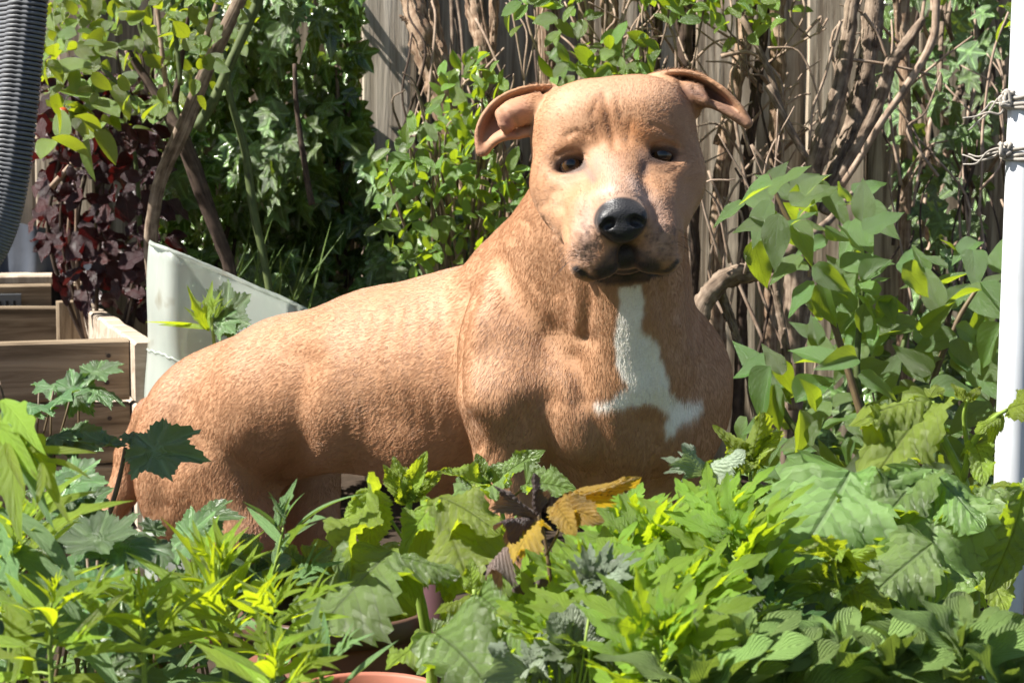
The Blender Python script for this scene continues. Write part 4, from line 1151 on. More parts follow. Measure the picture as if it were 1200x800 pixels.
    # deeply cut, toothed leaf
    def cut(i, w_=0.17):
        def p(t): return w_*(max(math.sin(math.pi*min(1, t**0.8)), 0)**0.7)*(0.30+1.05*(((t*4.6+0.2) % 1.0)**0.7)*(1-0.8*t)+0.35*t)
        return leaf_grid(p, 26, 2, 0.25, 0.18+0.08*i, corr=0.05, cfreq=7, wav=0.15, seed=i)
    lf = [cut(i) for i in range(3)]
    mw = [join_leaves([(lf[0], 0, 0.78, (0, 0.22), -4), (lf[1], 33, 0.66, (0.01, 0.20), 0), (lf[1], -33, 0.66, (-0.01, 0.20), 0), (lf[2], 68, 0.42, (0.01, 0.18), 4), (lf[2], -68, 0.42, (-0.01, 0.18), 4)]),
          join_leaves([(lf[1], 3, 0.80, (0, 0.20), -14), (lf[0], 38, 0.62, (0.01, 0.18), -6), (lf[2], -30, 0.66, (-0.01, 0.20), 6), (lf[2], 75, 0.40, (0.01, 0.16), 0)]),
          join_leaves([(lf[2], 0, 0.78, (0, 0.22), 8), (lf[0], 28, 0.68, (0.01, 0.20), 12), (lf[1], -34, 0.62, (-0.01, 0.20), 10)])]
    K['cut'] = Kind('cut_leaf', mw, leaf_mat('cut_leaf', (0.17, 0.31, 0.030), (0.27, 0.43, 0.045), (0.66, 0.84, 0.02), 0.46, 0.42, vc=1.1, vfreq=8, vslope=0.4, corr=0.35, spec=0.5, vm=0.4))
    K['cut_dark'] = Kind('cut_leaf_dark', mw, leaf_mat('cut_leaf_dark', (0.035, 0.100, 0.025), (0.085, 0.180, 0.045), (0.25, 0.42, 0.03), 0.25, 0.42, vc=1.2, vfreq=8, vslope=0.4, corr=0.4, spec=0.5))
    # narrow leaf with a few side lobes
    def nar(i, w_):
        def p(t):
            q = w_*(max(math.sin(math.pi*t**0.7), 0)**0.8)
            for c0 in (0.38, 0.58): q += 0.055*math.exp(-((t-c0-0.02*i)/0.045)**2)
            return q
        return leaf_grid(p, 20, 2, 0.5, 0.15+0.15*i, corr=0.03, cfreq=6, seed=i, twist=(-1)**i, wav=0.1)
    nr = [nar(0, 0.075), nar(1, 0.085), leaf_grid(ov(0.7, 1.0, 0.085), 12, 2, 0.5, 0.3, seed=5, twist=1), leaf_grid(ov(0.7, 1.0, 0.075), 12, 2, 0.6, 0.05, seed=6, twist=-1)]
    sp_l = join_leaves([(nr[0], 0, 0.9, (0, 0.1), 0), (nr[3], 34, 0.5, (0.01, 0.32), 6), (nr[3], -38, 0.5, (-0.01, 0.36), 6), (nr[2], 42, 0.34, (0.01, 0.55), 4), (nr[2], -40, 0.32, (-0.01, 0.58), 4)])
    K['narrow'] = Kind('narrow_leaf', nr+[sp_l], leaf_mat('narrow_leaf', (0.18, 0.31, 0.030), (0.32, 0.46, 0.05), (0.74, 0.88, 0.02), 0.48, 0.4, vc=1.15, vfreq=6, vslope=0.3, corr=0.4, spec=0.4))
    K['narrow_grey'] = Kind('narrow_grey_leaf', nr+[sp_l], leaf_mat('narrow_grey_leaf', (0.10, 0.20, 0.060), (0.19, 0.31, 0.11), (0.32, 0.48, 0.05), 0.28, 0.5, vc=1.1, vfreq=6, vslope=0.3, corr=0.4, spec=0.4))
    # crinkled rounded leaf
    cr = [lobed_fan([(0, 0.56), (48, 0.52), (-48, 0.52), (98, 0.46), (-98, 0.46), (145, 0.36), (-145, 0.36)], 0.74, 12, (0, 0.34), c, v, i, d, 0.030, 0.05) for i, (c, v, d) in enumerate([(0.1, 0.16, 0.3), (-0.5, 0.14, 0.1), (0.5, 0.12, 0.4), (-0.2, 0.2, 0.7)])]
    K['crinkled'] = Kind('crinkled_leaf', cr, leaf_mat('crinkled_leaf', (0.055, 0.135, 0.040), (0.125, 0.22, 0.075), (0.26, 0.44, 0.02), 0.26, 0.28, vein='radial', vc=1.6, spec=0.65))
    K['sage'] = Kind('sage_leaf', [leaf_grid(ov(0.6, 0.6, 0.19), 14, 3, f, d, corr=0.04, cfreq=9, wav=0.2, seed=i) for i, (f, d) in enumerate([(0.5, 0.2), (0.3, 0.35), (0.8, 0.05)])],
        leaf_mat('sage_leaf', (0.14, 0.235, 0.055), (0.22, 0.33, 0.085), (0.38, 0.52, 0.06), 0.28, 0.65, vc=1.15, vfreq=9, corr=1.2, spec=0.3))
    K['grass'] = Kind('grass_blade', [leaf_grid(lambda t: 0.014*(1-t)**0.5, 7, 1, 0.5, d, seed=i, twist=1) for i, d in enumerate([0.2, 0.5])], leaf_mat('grass_blade', (0.08, 0.16, 0.03), (0.2, 0.32, 0.06), (0.4, 0.5, 0.03), 0.3, 0.5))
    return K
KD = make_kinds()
BK_SHAG = bark_mat('shaggy_bark', (0.24, 0.155, 0.10), (0.46, 0.35, 0.25), (0.06, 0.035, 0.022), (1.4, 0.6, 1), 0.004)
BK_GREY = bark_mat('grey_brown_bark', (0.16, 0.115, 0.082), (0.34, 0.265, 0.20), (0.045, 0.03, 0.02))
BK_DARK = bark_mat('dark_bark', (0.060, 0.040, 0.030), (0.12, 0.085, 0.062), (0.02, 0.014, 0.01))
BK_GREEN = bark_mat('green_stem', (0.075, 0.105, 0.035), (0.13, 0.16, 0.06), (0.05, 0.05, 0.025), bd=0.001, rough=0.6)
BK_TWIG = bark_mat('pale_twig', (0.28, 0.20, 0.145), (0.46, 0.36, 0.28), (0.12, 0.08, 0.055), bd=0.001)
ST_LIME = bark_mat('lime_stem', (0.20, 0.29, 0.055), (0.30, 0.40, 0.09), (0.14, 0.2, 0.04), bd=0.0005, rough=0.5)
ST_PURP = bark_mat('purple_stem', (0.12, 0.085, 0.05), (0.2, 0.15, 0.08), (0.09, 0.05, 0.04), bd=0.0005, rough=0.5)
def stem(root, pts, rpx, mat, name='stem', sides=7, rough=0.08, seed=0, n=None):
    """pts: (px, py, depth); rpx: radii in pixels"""
    w_ = [P(*q) for q in pts]; d = np.mean([q[2] for q in pts]); rad = [r*pxm(d) for r in rpx]
    V, F, UV = tube_data(w_, rad, sides=sides, rough=rough, seed=seed, n=n)
    return mesh_obj(name, V, F, mat, root, True, UV)
def ground_root(px, d, z=0.0):
    """a point on the ground under pixel column px near depth d"""
    y = d*cp_-0.03; return at_y(px, y, z)
# ================================================================== BACKGROUND PLANTS
def wv(s): return Vector((s[0], s[1], s[2]))
def in_poly(poly, x, y):
    c = False; j = len(poly)-1
    for i in range(len(poly)):
        xi, yi = poly[i]; xj, yj = poly[j]
        if ((yi > y) != (yj > y)) and x < (xj-xi)*(y-yi)/(yj-yi+1e-9)+xi: c = not c
        j = i
    return c
def sample_poly(poly, n, clump=0.0, clumps=None):
    xs_ = [p[0] for p in poly]; ys_ = [p[1] for p in poly]; out = []
    cl = [(R(min(xs_), max(xs_)), R(min(ys_), max(ys_))) for _ in range(clumps or 30)]
    while len(out) < n:
        if clump and random.random() < clump:
            c = random.choice(cl); x, y = random.gauss(c[0], 22), random.gauss(c[1], 22)
        else: x, y = R(min(xs_), max(xs_)), R(min(ys_), max(ys_))
        if in_poly(poly, x, y): out.append((x, y))
    return out
def foliage(root, kind, poly, n, dep, size, dirf, nrmf, nobj=300, clump=0.3, wide=(0.85, 1.15), name='leaf', clumps=None, rollj=0.6):
    pts = sample_poly(poly, n, clump, clumps); items = []
    for (x, y) in pts:
        d = dep(x, y) if callable(dep) else R(*dep)
        items.append((d, (P(x, y, d), dirf(x, y), nrmf(x, y), R(*size), R(-rollj, rollj), R(*wide), x, y)))
    inf = [it for it in items if -20 < it[1][6] < 1220 and -20 < it[1][7] < 700]; out = [it for it in items if it not in inf] if len(inf) < len(items) else []
    inf.sort(key=lambda q: q[0]-q[1][3]*2)
    for d, it in inf[:nobj]: put_leaf(root, kind, it[0], it[1], it[2], it[3], it[4], it[5], name)
    rest = inf[nobj:]+out
    leaf_stuff(root, kind, [it for d, it in rest], 'further_leaves')
def jv(x, y, z, j): return Vector((x+R(-j, j), y+R(-j, j), z+R(-j, j)))
SUNV = SUN_DIR

def shaggy_trunk(lab, strands, mat=None, flakes=60, d0=3.6, extra=None, cat='climber', name='woody_climber', group=None):
    s0 = strands[0]; px, py, d = s0[0][-1]
    root = thing(name, lab, cat, Vector((P(px, py, d).x, P(px, py, d).y, 0)), group)
    mat = mat or BK_SHAG
    for k, (pts, rad) in enumerate(strands):
        pts = list(pts)
        lx, ly, ld = pts[-1]; p = P(lx, ly, ld)
        w_ = [P(*q) for q in pts]
        if p.z > 0.02 and k == 0: w_.append(Vector((p.x+R(-0.02, 0.02), p.y+0.01, 0.0))); rad = list(rad)+[rad[-1]*1.1]
        V, F, UV = tube_data(w_, [r*pxm(ld) for r in rad], sides=12, rough=0.24 if mat is BK_SHAG else 0.17, seed=k+int(px), n=max(20, len(w_)*12))
        mesh_obj('trunk' if k == 0 else 'limb', V, F, mat, root, True, UV)
    if flakes:
        mb = MB(); rr = random.Random(int(px)+3)
        for _ in range(flakes):
            pts, rad = rr.choice(strands); sp = spline(np.array(pts, dtype=float), 50); i = rr.randrange(2, 40); L = rr.randrange(3, 9)
            off = rr.uniform(-0.9, 0.9); rp = rad[0]
            seg_ = [P(sp[min(49, i+q)][0]+off*rp*(1+0.15*q/L), sp[min(49, i+q)][1], sp[min(49, i+q)][2]-rp*pxm(3.5)*(0.95*math.sqrt(max(0, 1-off*off))+0.25*q/L*rr.random())) for q in range(0, L+1, max(1, L//3))]
            if len(seg_) < 2: continue
            r0 = rr.uniform(0.8, 2.0)*pxm(3.6); mb.tube(seg_, [r0, r0*1.2, r0*0.3], sides=4, n=8, rough=0.3, seed=_)
        o = mb.build('bark_strip', mat, root); o['kind'] = 'stuff'
    return root

def build_background():
    # --- ivy over the fence, left of centre
    root = thing('ivy', 'dense glossy dark green ivy covering the fence left of the bare grey plank', 'ivy', (P(340, 300, 4.15).x, 4.2, 0))
    poly = [(205, -50), (415, -50), (418, 40), (420, 150), (440, 190), (520, 175), (560, 230), (575, 330), (560, 420), (210, 420), (180, 300), (190, 120)]
    dirf = lambda x, y: jv(0.25*math.sin(x*0.05), -0.25, -1.0, 0.55)
    nrmf = lambda x, y: jv(-0.6, -0.65, 0.65, 0.42)
    foliage(root, KD['ivy'], poly, 1900, lambda x, y: 4.24-0.28*abs(math.sin(x*0.021+1)*math.cos(y*0.018))-R(0, 0.16), (0.046, 0.092), dirf, nrmf, 300, 0.35, clumps=60)
    for k in range(16):
        x = R(225, 405) if k % 4 else R(500, 540); pts = [(x+R(-10, 10), -30, 4.22)]; 
        for yy in (60, 150, 240, 340, 430): pts.append((x+R(-14, 14), yy, 4.2-R(0, 0.12)))
        stem(root, pts, [R(1.5, 3), R(2, 4)], BK_DARK if k % 2 else BK_GREY, 'vine_stem', 6, seed=k)
    # --- ivy, right
    root = thing('ivy', 'straggly ivy with pale-backed leaves hanging on the fence beside the white pole', 'ivy', (P(1110, 300, 4.1).x, 4.2, 0))
    poly = [(1040, -120), (1185, -120), (1190, 60), (1170, 140), (1150, 260), (1165, 330), (1150, 420), (1070, 420), (1055, 330), (1060, 180), (1030, 60)]
    foliage(root, KD['ivy'], poly, 230, lambda x, y: 4.22-R(0, 0.5), (0.05, 0.085), lambda x, y: jv(-0.2, -0.2, -1, 0.7), lambda x, y: jv(-0.4, -0.8, 0.5, 0.6), 300, 0.3, clumps=14)
    for k in range(13):
        x = R(1050, 1160); pts = [(x+R(-20, 40), -60, 4.1)]
        for yy in (20, 90, 160, 240, 330, 420): pts.append((x+R(-26, 26)+(20 if k < 3 else 0), yy, 4.1-R(0, 0.25)))
        stem(root, pts, [R(1.2, 2.6), R(2, 5)], (BK_TWIG, BK_DARK, BK_GREY)[k % 3], 'vine_stem', 6, seed=k+40)
    # --- ivy low behind the lilac leaves
    root = thing('ivy', 'low dark ivy creeping over the fence foot behind the broad-leaved shrub', 'ivy', (P(1000, 500, 4.1).x, 4.15, 0))
    foliage(root, KD['ivy'], [(990, 380), (1190, 330), (1200, 640), (880, 640), (900, 520), (960, 440)], 420, (3.85, 4.2), (0.05, 0.08), lambda x, y: jv(0, -0.3, -0.9, 0.7), lambda x, y: jv(-0.2, -0.8, 0.6, 0.6), 120, 0.3)
    # --- red-leaved shrub
    root = thing('shrub', 'dark red-purple leaved shrub left of the crossing bare stems', 'shrub', ground_root(120, 3.75))
    poly = [(40, 60), (120, 70), (175, 110), (190, 200), (205, 300), (180, 370), (120, 350), (60, 330), (45, 260), (40, 160)]
    foliage(root, KD['red'], poly, 470, (3.5, 3.95), (0.030, 0.058), lambda x, y: jv(0.1, -0.2, -0.3, 0.8), lambda x, y: jv(-0.4, -0.65, 0.6, 0.5), 300, 0.4)
    for k in range(10):
        x = R(60, 185); stem(root, [(x+R(-25, 25), 60, 3.7), (x+R(-18, 18), 160, 3.7), (x+R(-14, 14), 270, 3.72), (x*0.6+50, 372, 3.75), (120+R(-12, 12), 450, 3.78)], [1.6, 3.5], (BK_DARK, BK_DARK, BK_TWIG)[k % 3], 'branch', 6, seed=k)
    # --- yellow-green shrub at the top left with crossing stems
    root = thing('shrub', 'tall light green shrub at top left with thick bare stems crossing in an X', 'shrub', ground_root(240, 3.4))
    stem(root, [(300, -60, 3.35), (281, 0, 3.35), (245, 75, 3.35), (214, 150, 3.35), (190, 205, 3.37), (180, 250, 3.38), (178, 300, 3.4), (190, 420, 3.45)], [8, 8.5, 8.5, 9.5, 9, 8, 8, 9], BK_GREY, 'branch', 12, 0.12, 1)
    stem(root, [(325, -60, 3.42), (303, 0, 3.42), (272, 70, 3.42), (250, 118, 3.42), (230, 152, 3.42)], [6, 6, 6, 6, 7], BK_GREEN, 'branch', 10, 0.06, 2)
    stem(root, [(150, 60, 3.46), (185, 115, 3.45), (212, 160, 3.44), (233, 215, 3.44), (255, 275, 3.45), (270, 320, 3.46), (285, 430, 3.47)], [4, 6, 10, 9, 8, 8, 8], BK_DARK, 'branch', 12, 0.1, 3)
    stem(root, [(262, 60, 3.5), (270, 115, 3.5), (287, 175, 3.5), (297, 245, 3.5), (314, 330, 3.5), (325, 430, 3.5)], [3.5, 4.5, 5, 5, 4.5, 5], BK_GREEN, 'branch', 10, 0.05, 4)
    for k, pts in enumerate([[(200, -30), (206, 40), (212, 100)], [(228, -30), (216, 50), (205, 120)], [(180, -30), (190, 60), (196, 110)], [(150, -20), (170, 50), (200, 105), (212, 150)], [(345, 75), (348, 130), (360, 210), (366, 240)], [(262, -20), (240, 50)], [(120, 80), (160, 120), (190, 140)], [(60, 120), (100, 90), (150, 100)], [(140, 90), (110, 160), (60, 220)], [(148, 120), (160, 200), (165, 290)]]):
        stem(root, [(x, y, 3.45+0.03*k-0.1) for x, y in pts], [R(2, 3), R(3, 4.5)], (BK_GREEN, BK_DARK, BK_TWIG)[k % 3], 'branch', 7, seed=k+10)
    poly = [(55, -50), (330, -50), (300, 30), (268, 70), (255, 110), (200, 130), (165, 150), (120, 155), (75, 150), (50, 120), (48, 20)]
    foliage(root, KD['rose'], poly, 420, (3.1, 3.9), (0.026, 0.046), lambda x, y: jv(0, -0.3, 0.0, 0.9), lambda x, y: jv(-0.4, -0.65, 0.55, 0.45), 300, 0.4)
    foliage(root, KD['rose'], [(40, 90), (130, 90), (140, 160), (60, 165)], 22, (3.1, 3.4), (0.05, 0.075), lambda x, y: jv(0.5, -0.3, -0.3, 0.6), lambda x, y: jv(-0.3, -0.4, 0.8, 0.5), 22, 0.0)
    hip = thing('rose_hip', 'small orange-red hip among the leaves at far left', 'rose hip', P(74, 132, 3.3))
    bm = bmesh.new(); bmesh.ops.create_uvsphere(bm, u_segments=16, v_segments=12, radius=0.009); me = bpy.data.meshes.new('fruit'); bm.to_mesh(me); bm.free(); me.polygons.foreach_set('use_smooth', [True]*len(me.polygons)); me.materials.append(plain_mat('hip_red', (0.42, 0.07, 0.02), 0.3)); o = bpy.data.objects.new('fruit', me); COL.objects.link(o); o.parent = hip
    mb = MB(); mb.tube([P(74, 128, 3.3), P(78, 116, 3.32), P(88, 108, 3.36)], [0.0012, 0.0012], sides=5); mb.build('stalk', BK_GREEN, hip)
    # --- shaggy trunks of the climber
    shaggy_trunk('shaggy peeling trunk leaning right beside the bare grey plank', [([(462, -60, 3.75), (482, 0, 3.72), (500, 60, 3.7), (517, 115, 3.7), (535, 180, 3.7), (556, 240, 3.7), (580, 320, 3.72), (590, 450, 3.75)], [13, 14, 14, 14, 15, 15, 17, 18]), ([(505, -40, 3.8), (512, 40, 3.78), (530, 100, 3.74), (545, 170, 3.72)], [6, 7, 7, 8]), ([(468, 18, 3.7), (478, 26, 3.7), (490, 34, 3.7)], [1, 2.5, 4])], flakes=110)
    shaggy_trunk('straighter peeling trunk just left of the dog\'s folded ear', [([(548, -60, 3.8), (556, 0, 3.78), (566, 60, 3.76), (575, 130, 3.76), (588, 200, 3.76), (602, 250, 3.78), (610, 420, 3.8)], [9, 10, 10, 9, 10, 10, 12]), ([(580, -40, 3.85), (578, 30, 3.82), (574, 90, 3.79)], [5, 5, 4])], flakes=70)
    shaggy_trunk('pair of peeling trunks right above the dog\'s left ear base', [([(625, -60, 3.85), (634, 0, 3.82), (640, 60, 3.8), (640, 140, 3.8), (640, 420, 3.8)], [9, 9, 8, 8, 10]), ([(655, -60, 3.86), (650, 20, 3.84), (648, 110, 3.82)], [5, 5, 5])], flakes=50)
    # stems across the top behind the head
    g = random.Random(12)
    for (x0, x1, r, m_, lab) in ((688, 682, 7, BK_GREY, 'grey-brown stem rising behind the left half of the dog\'s head'), (716, 730, 9, BK_SHAG, 'peeling stem rising behind the middle of the dog\'s head'), (770, 752, 6, BK_DARK, 'thin dark stem rising behind the right half of the dog\'s head'), (802, 812, 8, BK_DARK, 'dark reddish stem rising behind the dog\'s right ear base'), (874, 842, 9, BK_SHAG, 'flaking stem between the dog\'s right ear and the bare twigs'), (912, 905, 8, BK_SHAG, 'flaking stem just left of the thick forked trunks'), (895, 872, 6, BK_DARK, 'dark thin stem among the bare twigs right of the dog\'s ear'), (1058, 1062, 7, BK_SHAG, 'flaking stem under the straggly ivy at right')):
        t = shaggy_trunk(lab, [([(x0+5, -60, 3.75), (x0, 30, 3.74), ((x0+x1)/2+g.uniform(-6, 6), 110, 3.74), (x1, 240, 3.76), (x1-4, 420, 3.8)], [r*0.8, r, r, r, r*1.1]), ([(x0-12, -40, 3.72), (x0-4, 60, 3.74), (x1-2, 170, 3.75)], [r*0.4, r*0.45, r*0.5])], mat=m_, flakes=30, name='woody_climber', cat='climber')
        for k in range(5):
            yy = g.uniform(-10, 230); s_ = g.choice([-1, 1]); L = g.uniform(30, 85)
            stem(t, [(x0+g.uniform(-4, 4), yy+30, 3.72), (x0+s_*L*0.5, yy+g.uniform(-12, 8), 3.66), (x0+s_*L, yy-g.uniform(0, 40), 3.62)], [2.0, 0.9], BK_TWIG, 'twig', 5, seed=k)
    # --- light green small-leaved bush between ivy and head, and along the top
    root = thing('shrub', 'bright small-leaved privet bush growing in front of the peeling trunks', 'shrub', ground_root(520, 3.5))
    poly = [(430, 190), (470, 165), (500, 130), (515, 95), (560, 65), (600, 110), (560, 140), (570, 180), (610, 205), (620, 235), (560, 300), (500, 320), (455, 300), (440, 230)]
    foliage(root, KD['privet'], poly, 430, (3.3, 3.65), (0.028, 0.046), lambda x, y: jv(0, -0.3, 0.4, 0.9), lambda x, y: jv(-0.4, -0.65, 0.6, 0.45), 300, 0.35)
    for k in range(20):
        x = R(440, 600); y = R(90, 260); stem(root, [(540+R(-30, 30), 400, 3.55), ((x+540)/2+R(-20, 20), (y+380)/2, 3.5), (x, y, 3.42), (x+R(-20, 20), y-25, 3.4)], [2.6, 0.8], (BK_TWIG, BK_GREY)[k % 2], 'twig', 5, seed=k)
    root = thing('shrub', 'sprays of small light green leaves along the top edge above the dog\'s head', 'shrub', ground_root(760, 3.7))
    for (poly, n) in (([(560, -90), (700, -90), (690, 30), (640, 45), (590, 20)], 90), ([(740, -90), (950, -90), (930, 20), (880, 50), (820, 30), (790, 15), (745, 20)], 260), ([(655, 55), (765, 40), (770, 95), (650, 100)], 60), ([(1150, -90), (1200, -90), (1195, 60), (1175, 50)], 14)):
        foliage(root, KD['privet'], poly, n, (3.3, 3.7), (0.032, 0.052), lambda x, y: jv(0, -0.3, 0.1, 0.9), lambda x, y: jv(-0.4, -0.65, 0.6, 0.45), 60, 0.4, name='leaf')
    for k in range(22):
        x = R(600, 960); stem(root, [(x+R(-40, 40), -50, 3.6), (x, R(0, 30), 3.55), (x+R(-30, 30), R(40, 110), 3.55)], [2.2, 0.8], (BK_TWIG, BK_GREY)[k % 2], 'twig', 5, seed=k)
    # --- trunks on the right
    t = shaggy_trunk('thick forked grey-brown trunks leaning right above the broad-leaved shrub', [([(1010, -60, 3.55), (1000, 0, 3.53), (990, 70, 3.52), (977, 130, 3.5), (960, 180, 3.5), (948, 230, 3.5), (938, 300, 3.5), (930, 420, 3.52)], [7, 8, 10, 11, 12, 13, 14, 15]),
        ([(1035, -60, 3.62), (1025, 0, 3.6), (1018, 60, 3.58), (1005, 130, 3.56), (985, 190, 3.54), (965, 240, 3.52)], [11, 12, 12, 12, 12, 12]),
        ([(1082, 22, 3.5), (1060, 55, 3.5), (1045, 75, 3.5), (1030, 120, 3.5), (1008, 165, 3.5), (985, 210, 3.5), (965, 250, 3.5)], [4, 7, 8, 7, 7, 8, 9])], mat=BK_GREY, flakes=120)
    stem(t, [(1100, -40, 3.42), (1097, 10, 3.42), (1092, 50, 3.42), (1060, 105, 3.42), (1035, 140, 3.42), (1005, 190, 3.44), (985, 220, 3.46)], [4.5, 4.5, 5, 4.5, 4, 4, 4], BK_TWIG, 'limb', 8, 0.05, 4)
    for k, (pts, r) in enumerate([([(900, 100), (925, 150), (945, 185)], 5.5), ([(870, 20), (900, 80), (915, 125)], 4.5), ([(985, 25), (975, 60), (965, 95), (952, 130), (948, 175)], 2.2), ([(845, 66), (880, 62), (912, 90), (918, 118)], 2.6), ([(900, 56), (935, 60), (955, 100), (962, 150)], 1.5), ([(922, 122), (938, 112), (950, 110)], 1.8), ([(995, 70), (1030, 74), (1060, 80), (1090, 88)], 2.0), ([(1012, 16), (1028, 40), (1040, 70)], 2.4), ([(940, 44), (962, 20), (958, 40), (970, 22)], 2), ([(860, 130), (868, 180), (880, 250)], 2.4), ([(830, 200), (850, 260), (846, 330)], 1.8), ([(880, 170), (905, 200), (930, 215)], 2.0)]):
        stem(t, [(x, y, 3.46+0.01*k) for x, y in pts], [r, r*0.7], (BK_TWIG, BK_GREY)[0 if k > 1 else 1], 'twig', 6, seed=k)
    # gnarled low limb behind the dog's shoulder
    t = shaggy_trunk('gnarled twisted limb reaching out behind the dog\'s left shoulder', [([(1000, 225, 3.42), (968, 262, 3.36), (935, 288, 3.3), (912, 300, 3.3), (885, 318, 3.3), (862, 322, 3.3), (838, 338, 3.3), (820, 380, 3.3), (815, 500, 3.3)], [3, 5, 8, 9, 10, 11, 12, 12, 13]), ([(905, 320, 3.35), (915, 370, 3.35), (922, 420, 3.35), (930, 480, 3.35)], [6, 5, 5, 6]), ([(845, 345, 3.32), (862, 390, 3.32), (880, 450, 3.34), (900, 560, 3.36)], [6, 4.5, 4, 5])], mat=BK_GREY, flakes=40)
    for k in range(9):
        x = R(845, 960); stem(t, [(x, R(280, 330), 3.28), (x+R(-30, 30), R(200, 280), 3.26), (x+R(-50, 50), R(120, 220), 3.25)], [2.2, 0.8], BK_TWIG, 'twig', 5, seed=k)
    # more tangled bare twigs all along the fence
    t = thing('bramble', 'tangle of thin bare pale twigs arching in front of the fence at right', 'bramble', ground_root(980, 3.7))
    for k in range(40):
        x = R(830, 1190); y = R(-20, 300); a = R(-1, 1)
        stem(t, [(x, y, 3.7), (x+a*40+R(-10, 10), y+R(20, 50), 3.66), (x+a*60+R(-20, 20), y+R(60, 130), 3.64), (x+a*50+R(-30, 30), y+R(120, 240), 3.62)], [R(0.7, 1.4), R(1.2, 2.4)], (BK_TWIG, BK_TWIG, BK_DARK)[k % 3], 'twig', 5, seed=k)
    t = thing('bramble', 'tangle of thin bare twigs in front of the fence behind the dog\'s neck', 'bramble', ground_root(620, 3.7))
    for k in range(44):
        x = R(460, 800); y = R(-20, 160); a = R(-1, 1)
        stem(t, [(x, y, 3.7), (x+a*30, y+R(20, 50), 3.66), (x+a*50+R(-20, 20), y+R(60, 130), 3.64), (x+a*40+R(-30, 30), y+R(120, 240), 3.66)], [R(0.7, 1.4), R(1.2, 2.4)], (BK_TWIG, BK_TWIG, BK_DARK)[k % 3], 'twig', 5, seed=k)
    # --- grass tufts behind the dog's back
    for (x, y, lab) in ((275, 330, 'tuft of thin grass blades beside the plastic sheet'), (322, 335, 'tuft of thin grass blades at the foot of the ivy')):
        root = thing('grass_tuft', lab, 'grass', ground_root(x, 3.6)); b0 = P(x, y+60, 3.6)
        for k in range(22):
            put_leaf(root, KD['grass'], b0+Vector((R(-0.05, 0.05), R(-0.03, 0.03), R(-0.02, 0.02))), jv(0, -0.1, 1, 0.35), jv(0, -1, 0.3, 0.5), R(0.10, 0.2), name='blade')

    # --- broad-leaved shrub (lilac) on the right
    root = thing('shrub', 'broad-leaved green shrub with large pointed leaves between the dog and the white pole', 'shrub', ground_root(1020, 2.85))
    dz = lambda x, y: R(2.62, 3.05)
    stems_ = [[(1060, 640), (1020, 520), (990, 420), (960, 330), (920, 250), (900, 205)], [(1060, 640), (1030, 540), (1005, 450), (1010, 340), (1012, 250)], [(1070, 640), (1080, 560), (1090, 460), (1120, 380), (1150, 330)], [(1060, 650), (990, 560), (930, 500), (905, 450), (895, 420)], [(1075, 650), (1130, 560), (1160, 480), (1175, 400), (1178, 300)], [(1060, 640), (1045, 500), (1060, 400), (1080, 350)]]
    for k, pts in enumerate(stems_):
        d = 2.8+0.04*k; stem(root, [(x, y, d) for x, y in pts], [6, 2.2], (ST_PURP, BK_GREEN)[k % 2], 'branch', 8, seed=k)
    def lp(bx, by, tx, ty, d0, d1, kind='ovate', wide=1.0, n=(-0.3, -0.6, 0.75), roll=0, nm='leaf', rt=None, var=None):
        a = P(bx, by, d0); b = P(tx, ty, d1); return put_leaf(rt or root, KD[kind], a, b-a, n, (b-a).length, roll, wide, nm, var)
    hero = [(905, 218, 862, 232), (900, 225, 948, 190), (905, 235, 878, 290), (905, 240, 935, 300), (925, 240, 985, 212), (915, 250, 905, 320), (900, 262, 862, 262), (925, 262, 960, 305), (885, 280, 900, 340), (940, 300, 900, 330), (950, 315, 1000, 340), (955, 330, 920, 370), (960, 330, 975, 390), (910, 430, 855, 434), (905, 420, 930, 465), (905, 430, 880, 495), (915, 440, 895, 400), (935, 480, 945, 545), (930, 470, 985, 440), (905, 450, 912, 510), (1010, 270, 1060, 245), (1010, 260, 1015, 205), (1008, 330, 1050, 300), (1010, 340, 960, 355), (1008, 400, 1070, 380), (1005, 420, 955, 425), (1005, 440, 1060, 460), (1012, 300, 985, 260), (985, 430, 925, 400), (990, 440, 1045, 420), (1090, 460, 1160, 455), (1090, 440, 1050, 400), (1120, 380, 1165, 410), (1120, 390, 1070, 410), (1150, 330, 1178, 370), (1150, 340, 1105, 350), (1175, 380, 1140, 430), (1178, 320, 1168, 270), (1160, 470, 1110, 500), (1160, 480, 1178, 530), (1030, 540, 985, 560), (1080, 560, 1125, 540)]
    for i, (a, b, c, d) in enumerate(hero):
        D0 = 2.66+0.05*(i % 5); lp(a, b, c, d, D0, D0+R(-0.04, 0.05), wide=R(0.85, 1.2), n=tuple(jv(-0.3, -0.6, 0.7, 0.45)))
    poly = [(862, 230), (900, 200), (985, 200), (1010, 240), (1060, 250), (1080, 310), (1170, 270), (1180, 560), (900, 600), (868, 500), (900, 400), (890, 330)]
    for (x, y) in sample_poly(poly, 210, 0.45, 26):
        if (1020 < x < 1110 and y < 300) or (900 < x < 960 and 330 < y < 390): continue
        d = R(2.75, 3.1); put_leaf(root, KD['ovate'], P(x, y, d), jv(0.15 if x > 1000 else -0.1, -0.25, -0.15, 0.9), jv(-0.35, -0.6, 0.65, 0.45), R(0.045, 0.080), R(-0.5, 0.5), R(0.8, 1.2))
build_background()
